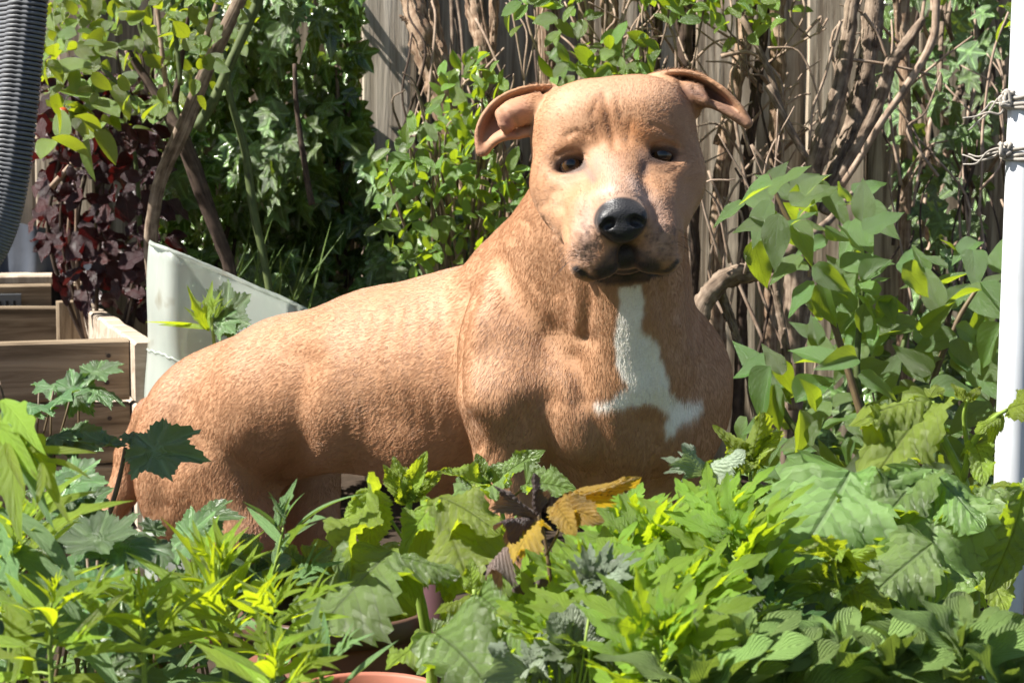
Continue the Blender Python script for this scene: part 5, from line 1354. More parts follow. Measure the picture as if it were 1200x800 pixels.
# ================================================================== FOREGROUND PLANTS
def LP(rt, bx, by, tx, ty, d0, d1, kind, wide=1.0, n=(-0.3, -0.5, 0.8), roll=0.0, nm='leaf', var=None):
    a = P(bx, by, d0); b = P(tx, ty, d1); return put_leaf(rt, KD[kind], a, b-a, n, (b-a).length, roll, wide, nm, var)
def ground_stem(rt, pts, r, mat, seed=0, name='stem'):
    """stem through pixel points whose last point is carried on down to the ground at the plant's root"""
    w_ = [P(*q) for q in pts]; d = pts[-1][2]; e = Vector(rt.location); l = w_[-1]
    w_ += [l.lerp(e, 0.5)+Vector((R(-0.01, 0.01), 0, 0)), e]; rad = [x*pxm(d) for x in r]
    V, F, UV = tube_data(w_, rad, sides=8, rough=0.06, seed=seed, n=max(24, len(w_)*6)); return mesh_obj(name, V, F, mat, rt, True, UV)
def shoot(lab, tip, d, lean, length, kind, n, size, rise=(0.2, 1.0), spread=1.0, cat='plant', name='herb', mat=None, r=3.2, wide=1.0, droop=0.0, group=None, spiral=2.4, top=True, bare=0.0):
    """upright shoot: tip pixel, lean in px from tip to foot of the leafy part, length px of the leafy part"""
    if kind in ('narrow', 'narrow_grey'): size = (size[0]*0.78, size[1]*0.74)
    if kind in ('cut', 'cut_dark'): size = (size[0]*0.8, size[1]*0.76); n = int(n*1.3)
    mat = mat or ST_LIME; root = thing(name, lab, cat, ground_root(tip[0]+lean*1.6, d), group)
    pts = [(tip[0], tip[1]+6, d), (tip[0]+lean*0.35, tip[1]+length*0.4, d+0.005), (tip[0]+lean, tip[1]+length, d+0.01)]
    ground_stem(root, pts, [1.2, r*0.8, r, r*1.1, r*1.2], mat)
    w_ = spline(np.array(pts, dtype=float), 40)
    ph = R(0, 6.28)
    for k in range(n):
        f = (k/n)**0.85*(1-bare); q = w_[min(39, int(f*39))]; a = ph+k*spiral+R(-0.3, 0.3)
        up = rise[1]+(rise[0]-rise[1])*f; sz = R(0.85, 1.15)*(size[0]+(size[1]-size[0])*min(1, f*2.0))
        dr = Vector((math.cos(a)*spread, math.sin(a)*spread*0.9, up+R(-0.15, 0.15)-droop*f))
        nr = Vector((-dr.x*0.4-0.35+R(-0.25, 0.25), -dr.y*0.4-0.5+R(-0.2, 0.2), 0.8))
        b0 = P(*q)
        if sz > 0.055:                      # petiole
            pe = b0+dr.normalized()*sz*0.22; V, F, UV = tube_data([b0, b0.lerp(pe, 0.5)+Vector((0, 0, 0.001)), pe], [0.0012, 0.0009], sides=5, n=5); 
            mesh_obj('leaf_stalk', V, F, mat, root, True, UV); b0 = pe
        put_leaf(root, KD[kind], b0, dr, nr, sz, R(-0.35, 0.35), wide*R(0.85, 1.15))
    if top:
        for k in range(5):
            a = k*1.257+ph; put_leaf(root, KD[kind], P(tip[0], tip[1]+6, d), Vector((math.cos(a)*0.3, math.sin(a)*0.3, 1)), Vector((-math.cos(a), -math.sin(a), 0.4)), size[0]*R(0.5, 0.9), 0, 0.8, 'young_leaf')
    return root

def build_foreground():
    # ---------------- raspberry cane in the middle
    rt = thing('raspberry_cane', 'raspberry shoot with a pointed bud tip rising in front of the dog\'s belly', 'raspberry plant', ground_root(512, 1.62))
    ground_stem(rt, [(480, 585, 1.6), (478, 610, 1.6), (482, 660, 1.6), (492, 700, 1.6), (502, 760, 1.61), (506, 805, 1.62)], [4, 4.5, 5, 6, 7, 7, 7, 7], ST_LIME, 1)
    for (a, b, c, e, k, w_) in ((478, 590, 498, 528, 'raspberry_young', 0.6), (478, 590, 452, 548, 'raspberry_young', 0.5), (480, 588, 520, 547, 'raspberry_young', 0.55), (478, 590, 462, 536, 'raspberry_young', 0.5), (480, 590, 476, 540, 'raspberry_young', 0.6), (480, 588, 505, 552, 'raspberry_young', 0.4)):
        LP(rt, a, b, c, e, 1.6, 1.6+R(-0.02, 0.02), k, w_, (-0.2, -0.8, 0.4), 0.3, 'bud_leaf')
    for pts in ([(482, 645, 1.6), (462, 615, 1.58), (440, 578, 1.57)], [(484, 655, 1.6), (500, 620, 1.58), (508, 590, 1.57)], [(484, 655, 1.6), (470, 660, 1.56), (452, 650, 1.53)], [(490, 690, 1.6), (520, 660, 1.58), (540, 640, 1.56)]):
        stem(rt, pts, [2.4, 1.6], ST_LIME, 'leaf_stalk', 6)
    LP(rt, 440, 578, 368, 652, 1.57, 1.50, 'raspberry_young', 0.75, (-0.6, -0.6, 0.6), 0.3, var=1)
    LP(rt, 432, 574, 436, 642, 1.56, 1.54, 'raspberry_young', 0.95, (0.0, -1.0, 0.2), 0.0, var=0)
    LP(rt, 440, 576, 402, 618, 1.58, 1.58, 'raspberry_young', 0.7, (-0.3, -0.9, 0.3), -0.4, var=2)
    LP(rt, 452, 644, 352, 738, 1.53, 1.44, 'raspberry', 0.98, (-0.35, -0.75, 0.75), 0.1, var=0)
    LP(rt, 456, 652, 534, 655, 1.52, 1.50, 'raspberry', 0.7, (0.0, -0.5, 0.9), 0.15, var=2)
    LP(rt, 512, 585, 548, 660, 1.57, 1.50, 'raspberry_young', 1.25, (0.05, -0.9, 0.5), 0.1, var=2)
    LP(rt, 508, 588, 462, 628, 1.57, 1.54, 'raspberry_young', 0.9, (-0.4, -0.7, 0.6), 0.1, var=1)
    LP(rt, 510, 584, 585, 602, 1.57, 1.52, 'raspberry_young', 0.9, (0.1, -0.7, 0.7), -0.2, var=0)
    LP(rt, 540, 640, 524, 700, 1.56, 1.52, 'raspberry_young', 0.9, (0, -0.9, 0.5), 0.3, var=3)
    # ---------------- second shoot behind with pale leaves at the leg
    rt = thing('raspberry_cane', 'raspberry shoot with pale spread leaves in front of the dog\'s near foreleg', 'raspberry plant', ground_root(600, 1.78))
    ground_stem(rt, [(580, 570, 1.78), (592, 620, 1.78), (598, 700, 1.78), (600, 790, 1.78)], [2.5, 3, 4, 4.5, 5], ST_LIME, 2)
    for (a, b, c, e, d0, d1, k, w_, n_) in ((578, 572, 528, 566, 1.78, 1.72, 'raspberry', 0.85, (-0.4, -0.5, 0.8)), (570, 566, 520, 548, 1.78, 1.76, 'raspberry_young', 0.7, (-0.3, -0.7, 0.7)), (580, 570, 622, 524, 1.78, 1.76, 'raspberry', 0.7, (-0.5, -0.7, 0.6)), (576, 565, 556, 532, 1.78, 1.78, 'raspberry', 0.9, (-0.2, -0.8, 0.6)), (614, 572, 670, 566, 1.76, 1.72, 'raspberry', 0.85, (-0.1, -0.7, 0.8)), (596, 620, 560, 640, 1.76, 1.70, 'raspberry', 0.8, (-0.4, -0.6, 0.7)), (598, 640, 640, 660, 1.76, 1.72, 'raspberry_young', 0.8, (0, -0.7, 0.7)), (598, 655, 568, 690, 1.76, 1.70, 'raspberry_young', 0.9, (-0.2, -0.8, 0.6)), (600, 700, 645, 735, 1.76, 1.70, 'raspberry', 0.85, (0.1, -0.8, 0.7)), (600, 705, 560, 745, 1.76, 1.7, 'raspberry', 0.9, (-0.3, -0.8, 0.6))):
        LP(rt, a, b, c, e, d0, d1, k, w_, n_, R(-0.2, 0.2))
    stem(rt, [(590, 600, 1.78), (602, 582, 1.77), (614, 572, 1.76)], [1.6, 1.2], ST_PURP, 'leaf_stalk', 6)
    # ---------------- yellowing plant
    rt = thing('herb', 'small plant with yellow and withered brown leaves before the dog\'s chest', 'plant', ground_root(648, 1.48))
    ground_stem(rt, [(630, 600, 1.48), (640, 640, 1.48), (646, 700, 1.48), (648, 790, 1.48)], [2, 2.5, 3, 3.5, 3.5], ST_PURP, 3)
    stem(rt, [(640, 650, 1.48), (655, 620, 1.46), (650, 592, 1.45)], [1.8, 1.3], ST_PURP, 'leaf_stalk', 6)
    LP(rt, 648, 592, 732, 558, 1.46, 1.42, 'yellow', 0.30, (0.2, -0.7, 0.6), 0.5, var=2)
    LP(rt, 650, 592, 700, 604, 1.45, 1.42, 'yellow', 0.75, (0.2, -0.95, 0.3), 0.2, var=0)
    LP(rt, 650, 594, 664, 612, 1.45, 1.42, 'yellow', 1.0, (0.0, -1, 0.2), 0.0, var=1)
    LP(rt, 628, 605, 592, 566, 1.47, 1.45, 'brown', 0.45, (-0.3, -0.8, 0.4), 0.8, 'withered_leaf')
    LP(rt, 628, 605, 618, 560, 1.47, 1.46, 'brown', 0.4, (0.2, -0.9, 0.3), -0.9, 'withered_leaf')
    LP(rt, 626, 608, 584, 596, 1.47, 1.44, 'brown', 0.4, (-0.2, -0.6, 0.8), 0.3, 'withered_leaf')
    LP(rt, 630, 612, 596, 640, 1.47, 1.42, 'yellow', 0.6, (-0.4, -0.7, 0.6), 0.3)
    LP(rt, 596, 640, 562, 655, 1.46, 1.42, 'brown', 0.5, (-0.4, -0.3, 0.8), 0.1, 'withered_leaf')
    LP(rt, 600, 690, 632, 676, 1.46, 1.44, 'brown', 0.4, (-0.2, -0.8, 0.6), 0.1, 'withered_leaf')
    # ---------------- raspberry at the bottom centre
    rt = thing('raspberry_cane', 'raspberry shoot with a broad corrugated leaf at the bottom edge beside the pots', 'raspberry plant', ground_root(560, 1.5))
    ground_stem(rt, [(556, 690, 1.5), (556, 740, 1.5), (560, 800, 1.5)], [3, 4, 5, 5], ST_LIME, 4)
    for (a, b, c, e, d0, d1, k, w_, n_) in ((505, 745, 588, 806, 1.46, 1.38, 'raspberry', 1.0, (0.0, -0.8, 0.8)), (508, 745, 455, 768, 1.47, 1.43, 'raspberry_young', 0.8, (-0.4, -0.5, 0.8)), (508, 742, 545, 722, 1.47, 1.47, 'raspberry', 0.8, (-0.1, -0.7, 0.8)), (556, 700, 600, 728, 1.5, 1.46, 'raspberry', 0.8, (0.1, -0.7, 0.7)), (556, 700, 516, 702, 1.5, 1.47, 'raspberry_young', 0.8, (-0.3, -0.6, 0.7)), (556, 695, 552, 655, 1.5, 1.5, 'raspberry_young', 0.8, (-0.1, -0.8, 0.5)), (600, 732, 650, 760, 1.46, 1.42, 'raspberry', 1.0, (0.1, -0.8, 0.7)), (558, 735, 610, 775, 1.48, 1.42, 'raspberry_young', 0.9, (0.1, -0.8, 0.7))):
        LP(rt, a, b, c, e, d0, d1, k, w_, n_, R(-0.2, 0.2))
    stem(rt, [(557, 760, 1.5), (535, 748, 1.48), (506, 745, 1.46)], [2.2, 1.6], ST_LIME, 'leaf_stalk', 6)
    # ---------------- small palmate sprig in front of the plastic sheet
    rt = thing('herb', 'small bright shoot growing beside the milky plastic sheet above the dog\'s rump', 'plant', ground_root(256, 2.93))
    ground_stem(rt, [(248, 372, 2.93), (250, 392, 2.93), (254, 440, 2.93)], [1.8, 2.2, 2.6, 3, 3], ST_LIME, 5)
    for (c, e) in ((170, 374), (188, 366), (228, 336), (240, 330), (252, 338), (266, 345), (280, 348), (300, 342), (246, 352), (262, 355), (286, 366), (232, 372), (216, 362)):
        LP(rt, 248, 384, c, e, 2.93, 2.93+R(-0.04, 0.02), 'narrow' if c < 285 else 'crinkled', R(0.8, 1.3), tuple(jv(-0.2, -0.6, 0.7, 0.3)), R(-0.5, 0.5))
    # ---------------- dark crinkled plants at the left, before the rump
    rt = thing('hollyhock', 'dark crinkled round-leaved plant standing right in front of the dog\'s tail', 'plant', ground_root(118, 1.9))
    ground_stem(rt, [(147, 524, 1.9), (140, 560, 1.9), (126, 610, 1.9), (112, 655, 1.9), (116, 720, 1.9)], [2.4, 3, 3.4, 4, 4, 4], ST_PURP, 6)
    for (a, b, c, e, d0, d1, w_, n_, ro, v) in ((147, 524, 250, 536, 1.9, 1.83, 0.62, (0.0, -0.75, 0.6), 0.1, 0), (147, 520, 84, 520, 1.9, 1.86, 0.75, (-0.3, -0.6, 0.75), 0.0, 2), (147, 520, 168, 498, 1.9, 1.93, 0.8, (-0.1, -0.6, 0.8), 0.0, 3), (112, 640, 60, 665, 1.88, 1.80, 0.9, (-0.3, -0.6, 0.8), 0.2, 1), (112, 640, 160, 690, 1.88, 1.82, 0.8, (0.2, -0.6, 0.8), 0, 2), (100, 620, 30, 610, 1.9, 1.86, 0.8, (-0.2, -0.6, 0.8), 0.2, 3)):
        LP(rt, a, b, c, e, d0, d1, 'crinkled', w_, n_, ro, var=v)
    rt = thing('hollyhock', 'dark crinkled plant with two folded leaves below the dog\'s thigh', 'plant', ground_root(190, 1.75))
    ground_stem(rt, [(202, 632, 1.75), (192, 655, 1.75), (186, 700, 1.75), (190, 780, 1.75)], [2.4, 3, 3.4, 4, 4], ST_PURP, 7)
    for (a, b, c, e, d0, d1, w_, n_, ro, v) in ((202, 632, 150, 660, 1.75, 1.70, 0.95, (-0.2, -0.9, 0.4), 0.0, 1), (200, 628, 262, 628, 1.75, 1.70, 0.8, (0.1, -0.9, 0.45), 0.1, 0), (222, 618, 276, 592, 1.75, 1.72, 0.85, (0.0, -0.6, 0.9), 0.2, 3), (196, 625, 155, 612, 1.75, 1.74, 0.7, (-0.2, -0.6, 0.8), 0.0, 2), (190, 670, 250, 705, 1.74, 1.68, 0.8, (0, -0.7, 0.8), 0, 1), (188, 680, 130, 712, 1.74, 1.68, 0.8, (-0.2, -0.7, 0.8), 0, 0)):
        LP(rt, a, b, c, e, d0, d1, 'crinkled', w_, n_, ro, var=v)
    for k, (x, y, d, lab) in enumerate(((32, 470, 2.45, 'dark round-leaved plant at the foot of the near raised bed'), (30, 590, 2.2, 'dark crinkled plant in the shade between the raised bed and the yellow-green shoots'), (88, 690, 1.6, 'grey-green crinkled plant low down under the drooping leaves at left'), (232, 742, 1.7, 'crinkled green plant low between the grey-leaved shoots'), (20, 740, 1.45, 'crinkled plant in the bottom left corner of the photo'))):
        rt = thing('hollyhock', lab, 'plant', ground_root(x, d)); c0 = P(x, y, d)
        for q in range(13):
            a = R(0, 6.28); rr_ = R(0.02, 0.075); p = c0+Vector((math.cos(a)*rr_, math.sin(a)*rr_*0.6, R(-0.05, 0.03)))
            V, F, UV = tube_data([Vector(rt.location)+Vector((R(-0.02, 0.02), 0, 0)), Vector(rt.location).lerp(p, 0.6)+Vector((R(-.02, .02), 0, 0.01)), p], [0.002, 0.0014], sides=5, n=9); mesh_obj('leaf_stalk', V, F, ST_PURP, rt, True, UV)
            put_leaf(rt, KD['crinkled'], p, jv(math.cos(a), math.sin(a)-0.2, 0.1, 0.3), jv(-0.2, -0.5, 0.9, 0.3), R(0.055, 0.085), R(-0.3, 0.3))
    # ---------------- narrow-leaved yellow-green shoots, left
    S = shoot
    S('tall yellow-green narrow-leaved shoot in front of the dog\'s hind leg', (256, 655), 1.42, 8, 130, 'narrow', 28, (0.045, 0.082), (0.6, 2.0), cat='plant', name='goldenrod', r=4)
    S('grey-green shoot with lobed leaves raised before the dog\'s flank', (332, 612), 1.52, -22, 110, 'narrow_grey', 8, (0.055, 0.085), (0.5, 1.2), name='goldenrod', r=2.6, wide=1.1)
    S('yellow-green shoot with drooping leaves at the left edge under the dark leaves', (22, 610), 1.38, -10, 150, 'narrow', 20, (0.05, 0.10), (0.1, 1.2), name='goldenrod', r=4)
    S('upright yellow shoot in the bottom left corner', (60, 700), 1.30, 0, 100, 'narrow', 16, (0.04, 0.085), (0.1, 1.2), name='goldenrod', r=3)
    S('bright shoot at the bottom edge left of the tall yellow-green shoot', (165, 705), 1.36, 4, 95, 'narrow', 18, (0.04, 0.08), (0.2, 1.2), name='goldenrod')
    S('grey-green lobed-leaf shoot crossing in front of the terracotta tub', (372, 765), 1.30, 8, 60, 'narrow_grey', 7, (0.04, 0.07), (0.4, 1.4), name='goldenrod', wide=1.2)
    S('short yellow-green shoot right of the tall one, over the tub\'s left side', (318, 695), 1.38, 0, 120, 'narrow', 20, (0.04, 0.075), (0.2, 1.3), name='goldenrod')
    S('grey-green shoot low in front of the dark folded leaves', (125, 735), 1.5, 6, 110, 'narrow_grey', 16, (0.05, 0.09), (0.2, 1.0), name='goldenrod')
    S('grey-green narrow-leaved shoot in the lower left behind the yellow ones', (215, 690), 1.55, 10, 130, 'narrow_grey', 14, (0.045, 0.085), (0.1, 0.8), name='goldenrod')
    S('bright shoot in the bottom edge beneath the corrugated pale leaf', (318, 770), 1.26, 0, 80, 'narrow', 16, (0.04, 0.075), (0.1, 1.2), name='goldenrod')
    rt = thing('goldenrod', 'large drooping grey-green leaves arching in from the left edge', 'plant', ground_root(-30, 1.35))
    ground_stem(rt, [(-14, 480, 1.35), (-18, 560, 1.35), (-24, 700, 1.35)], [3, 4, 5, 5], ST_LIME, 8)
    for (a, b, c, e, w_, n_) in ((-14, 482, 95, 590, 0.9, (0.4, -0.8, 0.6)), (-14, 486, 36, 620, 1.2, (0.1, -1.0, 0.3)), (-10, 484, 68, 600, 0.8, (0.3, -0.9, 0.4)), (-14, 500, 20, 560, 1.1, (-0.1, -1, 0.3)), (-14, 478, 60, 508, 1.2, (0.2, -0.6, 0.8)), (-16, 600, 88, 660, 0.9, (0.3, -0.7, 0.7)), (-16, 640, 100, 720, 1.0, (0.3, -0.8, 0.7)), (-20, 700, 60, 800, 1.2, (0.2, -0.9, 0.5)), (-20, 690, 140, 780, 1.2, (0.3, -0.7, 0.8)), (-16, 620, 30, 700, 1.0, (0, -0.9, 0.5))):
        LP(rt, a, b, c, e, 1.35, 1.30, random.choice(('narrow_grey', 'narrow')), w_, n_, R(-0.2, 0.2), var=random.choice((0, 1, 2, 4)))
    # ---------------- cut-leaved bright clump, centre right
    spots = [(736, 612, 1.62, 'cut-leaved plant with the tallest tip right of the yellow leaf', 10), (768, 632, 1.55, 'bright cut-leaved plant at the heart of the dense green clump', 14), (690, 668, 1.5, 'bright cut-leaved plant at the left side of the dense clump', 14), (835, 610, 1.58, 'bright cut-leaved plant reaching up under the dog\'s far shoulder', 14), (868, 632, 1.5, 'bright cut-leaved plant at the right side of the dense clump', 12), (800, 690, 1.42, 'large bright cut leaves facing the viewer low in the clump', 14), (720, 700, 1.38, 'cut-leaved plant low in the clump with pale new leaves', 13), (655, 740, 1.42, 'cut-leaved plant beside the raspberry leaf at the bottom centre', 12), (775, 745, 1.3, 'cut-leaved plant at the bottom edge under the dense clump', 12), (628, 692, 1.6, 'small bright cut-leaved plant next to the withered leaf', 10), (870, 690, 1.5, 'cut-leaved plant in the shade right of the dense clump', 10)]
    for k, (x, y, d, lab, n) in enumerate(spots):
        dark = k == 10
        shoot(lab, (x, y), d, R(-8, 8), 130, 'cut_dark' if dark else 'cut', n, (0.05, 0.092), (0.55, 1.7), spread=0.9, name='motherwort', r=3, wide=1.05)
    # silver-veined pale leaves among them
    rt = thing('deadnettle', 'grey-silver mottled leaves at the bottom of the dense green clump', 'plant', ground_root(640, 1.36))
    for (x, y) in ((695, 690), (712, 680), (655, 778), (672, 768), (620, 790), (690, 760), (640, 770), (825, 555), (596, 790), (745, 715))[:8]:
        c0 = P(x, y, 1.37 if y > 600 else 1.62); V, F, UV = tube_data([Vector(rt.location), Vector(rt.location).lerp(c0, 0.5)+Vector((R(-.02, .02), 0, 0)), c0], [0.0015, 0.001], sides=5, n=8); mesh_obj('stem', V, F, ST_LIME, rt, True, UV)
        for q in range(4): put_leaf(rt, KD['silver'], c0, jv(0, -0.3, 0.6, 0.9), jv(-0.2, -0.6, 0.9, 0.3), R(0.026, 0.040))
    # ---------------- raspberries at the right
    rt = thing('raspberry_cane', 'tall raspberry cane with big drooping leaves just left of the white pole', 'raspberry plant', ground_root(1130, 1.85))
    ground_stem(rt, [(1092, 470, 1.8), (1104, 510, 1.8), (1122, 548, 1.8), (1136, 590, 1.8), (1142, 680, 1.8), (1140, 790, 1.82)], [3, 5, 6, 6, 6.5, 7, 7], ST_LIME, 9)
    stem(rt, [(1128, 565, 1.8), (1140, 520, 1.78), (1165, 490, 1.76), (1180, 480, 1.75)], [5, 2.2], ST_LIME, 'side_shoot', 8)
    stem(rt, [(1135, 530, 1.8), (1130, 490, 1.79), (1134, 468, 1.78)], [3.6, 2.0], ST_LIME, 'side_shoot', 8)
    for (a, b, c, e, d0, d1, k, w_, n_, v) in ((1090, 468, 1010, 470, 1.8, 1.75, 'raspberry_young', 0.85, (-0.3, -0.6, 0.8), 2), (1088, 470, 1003, 545, 1.8, 1.72, 'raspberry_young', 0.75, (-0.5, -0.8, 0.4), 1), (1090, 472, 1055, 540, 1.8, 1.76, 'raspberry_young', 0.9, (-0.1, -1, 0.3), 0), (1092, 466, 1100, 445, 1.8, 1.82, 'raspberry_young', 0.9, (-0.1, -0.8, 0.5), 0), (1180, 482, 1225, 460, 1.76, 1.72, 'raspberry_young', 0.8, (0, -0.8, 0.6), 0), (1176, 486, 1150, 500, 1.76, 1.74, 'raspberry_young', 0.8, (-0.2, -0.8, 0.6), 2), (1134, 470, 1150, 452, 1.78, 1.78, 'raspberry_young', 0.7, (0, -0.9, 0.4), 0), (1134, 470, 1118, 448, 1.78, 1.78, 'raspberry_young', 0.7, (0, -0.9, 0.4), 1), (1140, 520, 1155, 550, 1.78, 1.74, 'raspberry_young', 0.9, (0, -0.9, 0.5), 1),
        (1150, 575, 1190, 655, 1.75, 1.68, 'raspberry_young', 1.0, (0.2, -0.9, 0.5), 1), (1150, 570, 1230, 600, 1.75, 1.68, 'raspberry', 0.9, (0.1, -0.7, 0.8), 0), (1152, 572, 1215, 560, 1.75, 1.72, 'raspberry_young', 0.8, (0, -0.6, 0.8), 2), (1190, 570, 1170, 690, 1.70, 1.64, 'raspberry', 0.75, (0.3, -0.9, 0.3), 3), (1142, 640, 1110, 690, 1.78, 1.72, 'raspberry', 0.9, (-0.1, -0.8, 0.6), 1), (1142, 650, 1185, 700, 1.78, 1.72, 'raspberry_young', 0.9, (0.1, -0.8, 0.6), 0)):
        LP(rt, a, b, c, e, d0, d1, k, w_, n_, R(-0.15, 0.15), var=v)
    rt = thing('raspberry_cane', 'raspberry plant with two very broad pale leaves right of the dense clump', 'raspberry plant', ground_root(1030, 1.7))
    ground_stem(rt, [(1012, 560, 1.7), (1020, 600, 1.7), (1040, 660, 1.7), (1034, 790, 1.7)], [3, 4, 5, 5, 5.5], ST_LIME, 10)
    for pts in ([(1016, 590, 1.7), (1012, 568, 1.69), (985, 552, 1.66)], [(1020, 600, 1.7), (1045, 572, 1.68), (1080, 556, 1.66)], [(1040, 655, 1.7), (1030, 635, 1.68), (1026, 625, 1.66)]): stem(rt, pts, [2.4, 1.8], ST_PURP, 'leaf_stalk', 6)
    for (a, b, c, e, d0, d1, k, w_, n_, v) in ((985, 548, 945, 650, 1.66, 1.56, 'raspberry', 1.22, (-0.15, -0.85, 0.6), 0), (985, 552, 900, 572, 1.66, 1.62, 'raspberry', 0.7, (-0.3, -0.6, 0.8), 2), (992, 555, 1012, 625, 1.66, 1.6, 'raspberry', 0.8, (0.1, -0.9, 0.5), 1), (1082, 548, 1108, 688, 1.66, 1.57, 'raspberry', 1.18, (0.0, -0.88, 0.55), 0), (1080, 552, 1018, 598, 1.66, 1.6, 'raspberry', 0.85, (-0.3, -0.8, 0.6), 1), (1084, 550, 1158, 592, 1.66, 1.6, 'raspberry', 0.9, (0.2, -0.75, 0.7), 2), (1088, 632, 1026, 690, 1.6, 1.54, 'raspberry', 0.95, (-0.2, -0.85, 0.6), 0), (1012, 632, 1030, 700, 1.62, 1.58, 'raspberry_young', 0.9, (0.1, -0.95, 0.4), 1), (1008, 635, 985, 700, 1.62, 1.58, 'raspberry_young', 0.9, (-0.1, -0.95, 0.4), 3), (1040, 660, 1075, 720, 1.68, 1.6, 'raspberry', 0.9, (0, -0.8, 0.7), 0), (1038, 700, 985, 735, 1.68, 1.6, 'raspberry', 0.9, (-0.2, -0.8, 0.7), 2)):
        LP(rt, a, b, c, e, d0, d1, k, w_, n_, R(-0.12, 0.12), var=v)
    rt = thing('raspberry_cane', 'small light raspberry shoot against the fence between the clump and the broad leaves', 'raspberry plant', ground_root(885, 1.95))
    ground_stem(rt, [(878, 535, 1.95), (882, 580, 1.95), (900, 640, 1.95), (890, 760, 1.95)], [2, 3, 4, 4, 4], ST_LIME, 11)
    for (c, e, k) in ((850, 500, 'raspberry_young'), (866, 520, 'raspberry_young'), (832, 540, 'raspberry'), (900, 512, 'raspberry_young'), (892, 545, 'raspberry'), (884, 496, 'raspberry_young'), (915, 560, 'raspberry'), (860, 570, 'raspberry_young'), (925, 590, 'raspberry')):
        LP(rt, 880, 548 if e < 550 else 585, c, e, 1.95, 1.93+R(-0.04, 0.02), k, 0.6, tuple(jv(-0.2, -0.7, 0.6, 0.2)), R(-0.4, 0.4))
    rt = thing('raspberry_cane', 'young raspberry shoot low at right with small folded yellow-green leaves', 'raspberry plant', ground_root(985, 1.5))
    ground_stem(rt, [(978, 650, 1.5), (988, 690, 1.5), (1005, 740, 1.5), (1004, 800, 1.5)], [3, 3.5, 4, 4.5, 5], ST_LIME, 12)
    for (a, b, c, e, k, w_) in ((978, 655, 940, 640, 'raspberry_young', 0.5), (978, 655, 962, 628, 'raspberry_young', 0.5), (980, 655, 985, 625, 'raspberry_young', 0.5), (982, 660, 1005, 640, 'raspberry_young', 0.5), (985, 680, 930, 690, 'raspberry', 0.8), (988, 690, 1040, 700, 'raspberry_young', 0.8), (990, 700, 950, 740, 'raspberry', 0.9), (1000, 730, 1055, 770, 'raspberry', 0.9), (985, 680, 945, 665, 'raspberry_young', 0.6)):
        LP(rt, a, b, c, e, 1.5, 1.46, k, w_, tuple(jv(-0.1, -0.8, 0.6, 0.2)), R(-0.3, 0.3))
    # ---------------- dark cut leaves in the shade there
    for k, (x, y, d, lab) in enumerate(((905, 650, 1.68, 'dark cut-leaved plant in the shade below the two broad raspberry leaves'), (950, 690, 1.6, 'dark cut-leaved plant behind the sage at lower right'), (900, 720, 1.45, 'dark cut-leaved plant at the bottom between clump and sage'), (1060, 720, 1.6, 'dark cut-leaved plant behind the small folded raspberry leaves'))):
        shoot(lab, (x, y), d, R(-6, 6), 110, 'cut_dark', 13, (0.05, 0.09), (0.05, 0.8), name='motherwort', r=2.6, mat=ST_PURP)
    # ---------------- sage along the bottom right
    for k, (x, y, d, lab) in enumerate(((872, 755, 1.28, 'sage with one broad upright fuzzy leaf at the bottom edge'), (920, 780, 1.3, 'sage sprig with small leaves right of the broad upright one'), (985, 762, 1.32, 'sage sprig in the middle of the bottom right row'), (1050, 772, 1.3, 'sage sprig under the dark cut leaves'), (1100, 762, 1.32, 'sage sprig with long curved leaves left of the pole'), (1128, 752, 1.28, 'sage with tall upright leaves before the foot of the pole'), (1185, 800, 1.28, 'sage sprig in the bottom right corner'), (820, 792, 1.26, 'sage sprig at the bottom edge below the bright clump'))):
        shoot(lab, (x, y), d, R(-8, 8), 70, 'sage', 11, (0.028, 0.052), (0.4, 1.5), name='sage', cat='sage', r=3, wide=1.15)
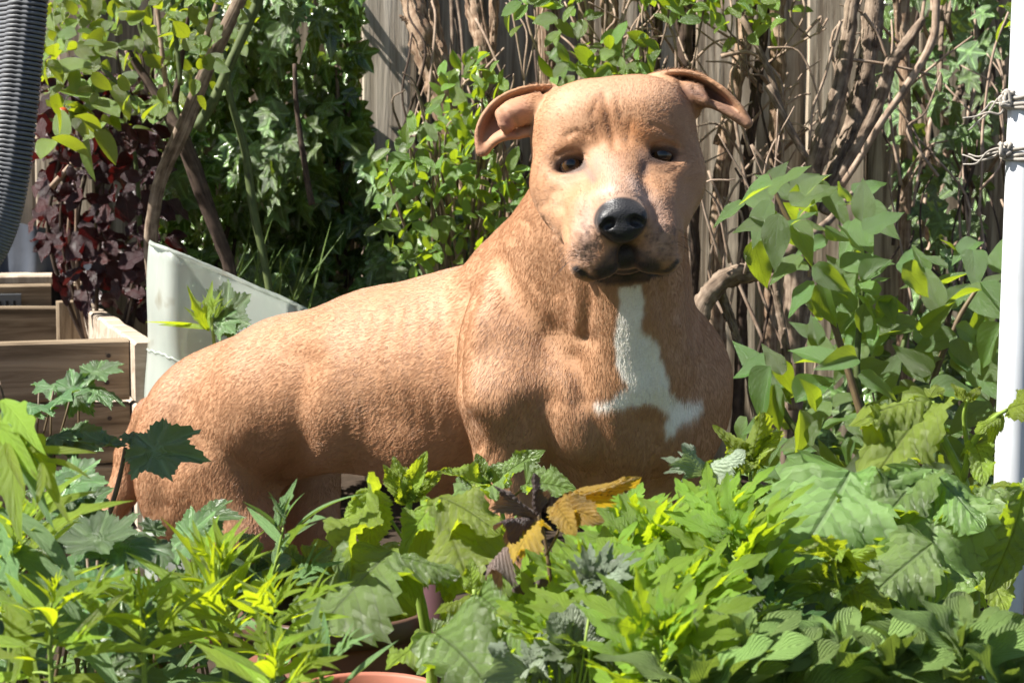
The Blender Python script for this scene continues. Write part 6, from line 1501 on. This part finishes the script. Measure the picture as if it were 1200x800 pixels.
    # ---------------- filling plants behind the first row
    fill = [(300, 690, 1.95, 'raspberry', 'low raspberry seedling behind the tub under the dog\'s belly'), (360, 690, 1.95, 'raspberry_young', 'small seedling growing inside the tub on the left'), (440, 690, 1.88, 'raspberry_young', 'small seedling growing inside the tub on the right'), (620, 760, 1.62, 'raspberry', 'low raspberry seedling hidden beneath the withered leaf'), (700, 770, 1.6, 'raspberry', 'low seedling beneath the dense clump on its left'), (840, 760, 1.6, 'raspberry', 'low seedling beneath the dense clump on its right'), (960, 610, 2.1, 'raspberry', 'shaded raspberry seedling behind the broad pale leaf'), (1060, 600, 2.2, 'raspberry', 'shaded raspberry seedling under the broad-leaved shrub'), (1120, 700, 2.1, 'raspberry', 'shaded raspberry seedling left of the pole'), (130, 740, 1.75, 'raspberry', 'shaded seedling low at left'), (20, 680, 1.8, 'raspberry', 'shaded seedling by the left edge')]
    for (x, y, d, k, lab) in fill:
        shoot(lab, (x, y-40), d, R(-10, 10), 100, k, 13, (0.035, 0.06), (0.1, 0.9), name='seedling', r=2.0, top=False)
    # low ground cover that nobody could count
    root = thing('ground_cover', 'low mixed green leaves covering the soil between the plants', 'ground cover', Vector((0, 1.7, 0)))
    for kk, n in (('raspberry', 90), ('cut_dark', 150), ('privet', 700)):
        items = []
        for _ in range(n):
            y = R(1.15, 2.25); x = R(-0.62, 0.62)*(y/1.6); z = R(0.02, 0.14)*(1.0 if y < 1.9 else 0.6)
            if abs((x-P(392, 712, 1.86).x)) < 0.13 and 1.7 < y < 2.0: continue
            items.append((Vector((x, y, z)), jv(0, -0.2, 0.5, 0.9), jv(-0.2, -0.3, 1, 0.4), R(0.05, 0.09) if kk != 'privet' else R(0.02, 0.05), R(-0.4, 0.4), 1.0))
        leaf_stuff(root, KD[kk], items, 'cover_leaves')
KD['silver'] = Kind('silver_leaf', KD['cut'].t[:1]+[KD['raspberry'].t[2]], leaf_mat('silver_leaf', (0.26, 0.34, 0.22), (0.40, 0.48, 0.34), (0.4, 0.55, 0.2), 0.25, 0.45, vc=0.9, vfreq=8, corr=1.2))
build_foreground()
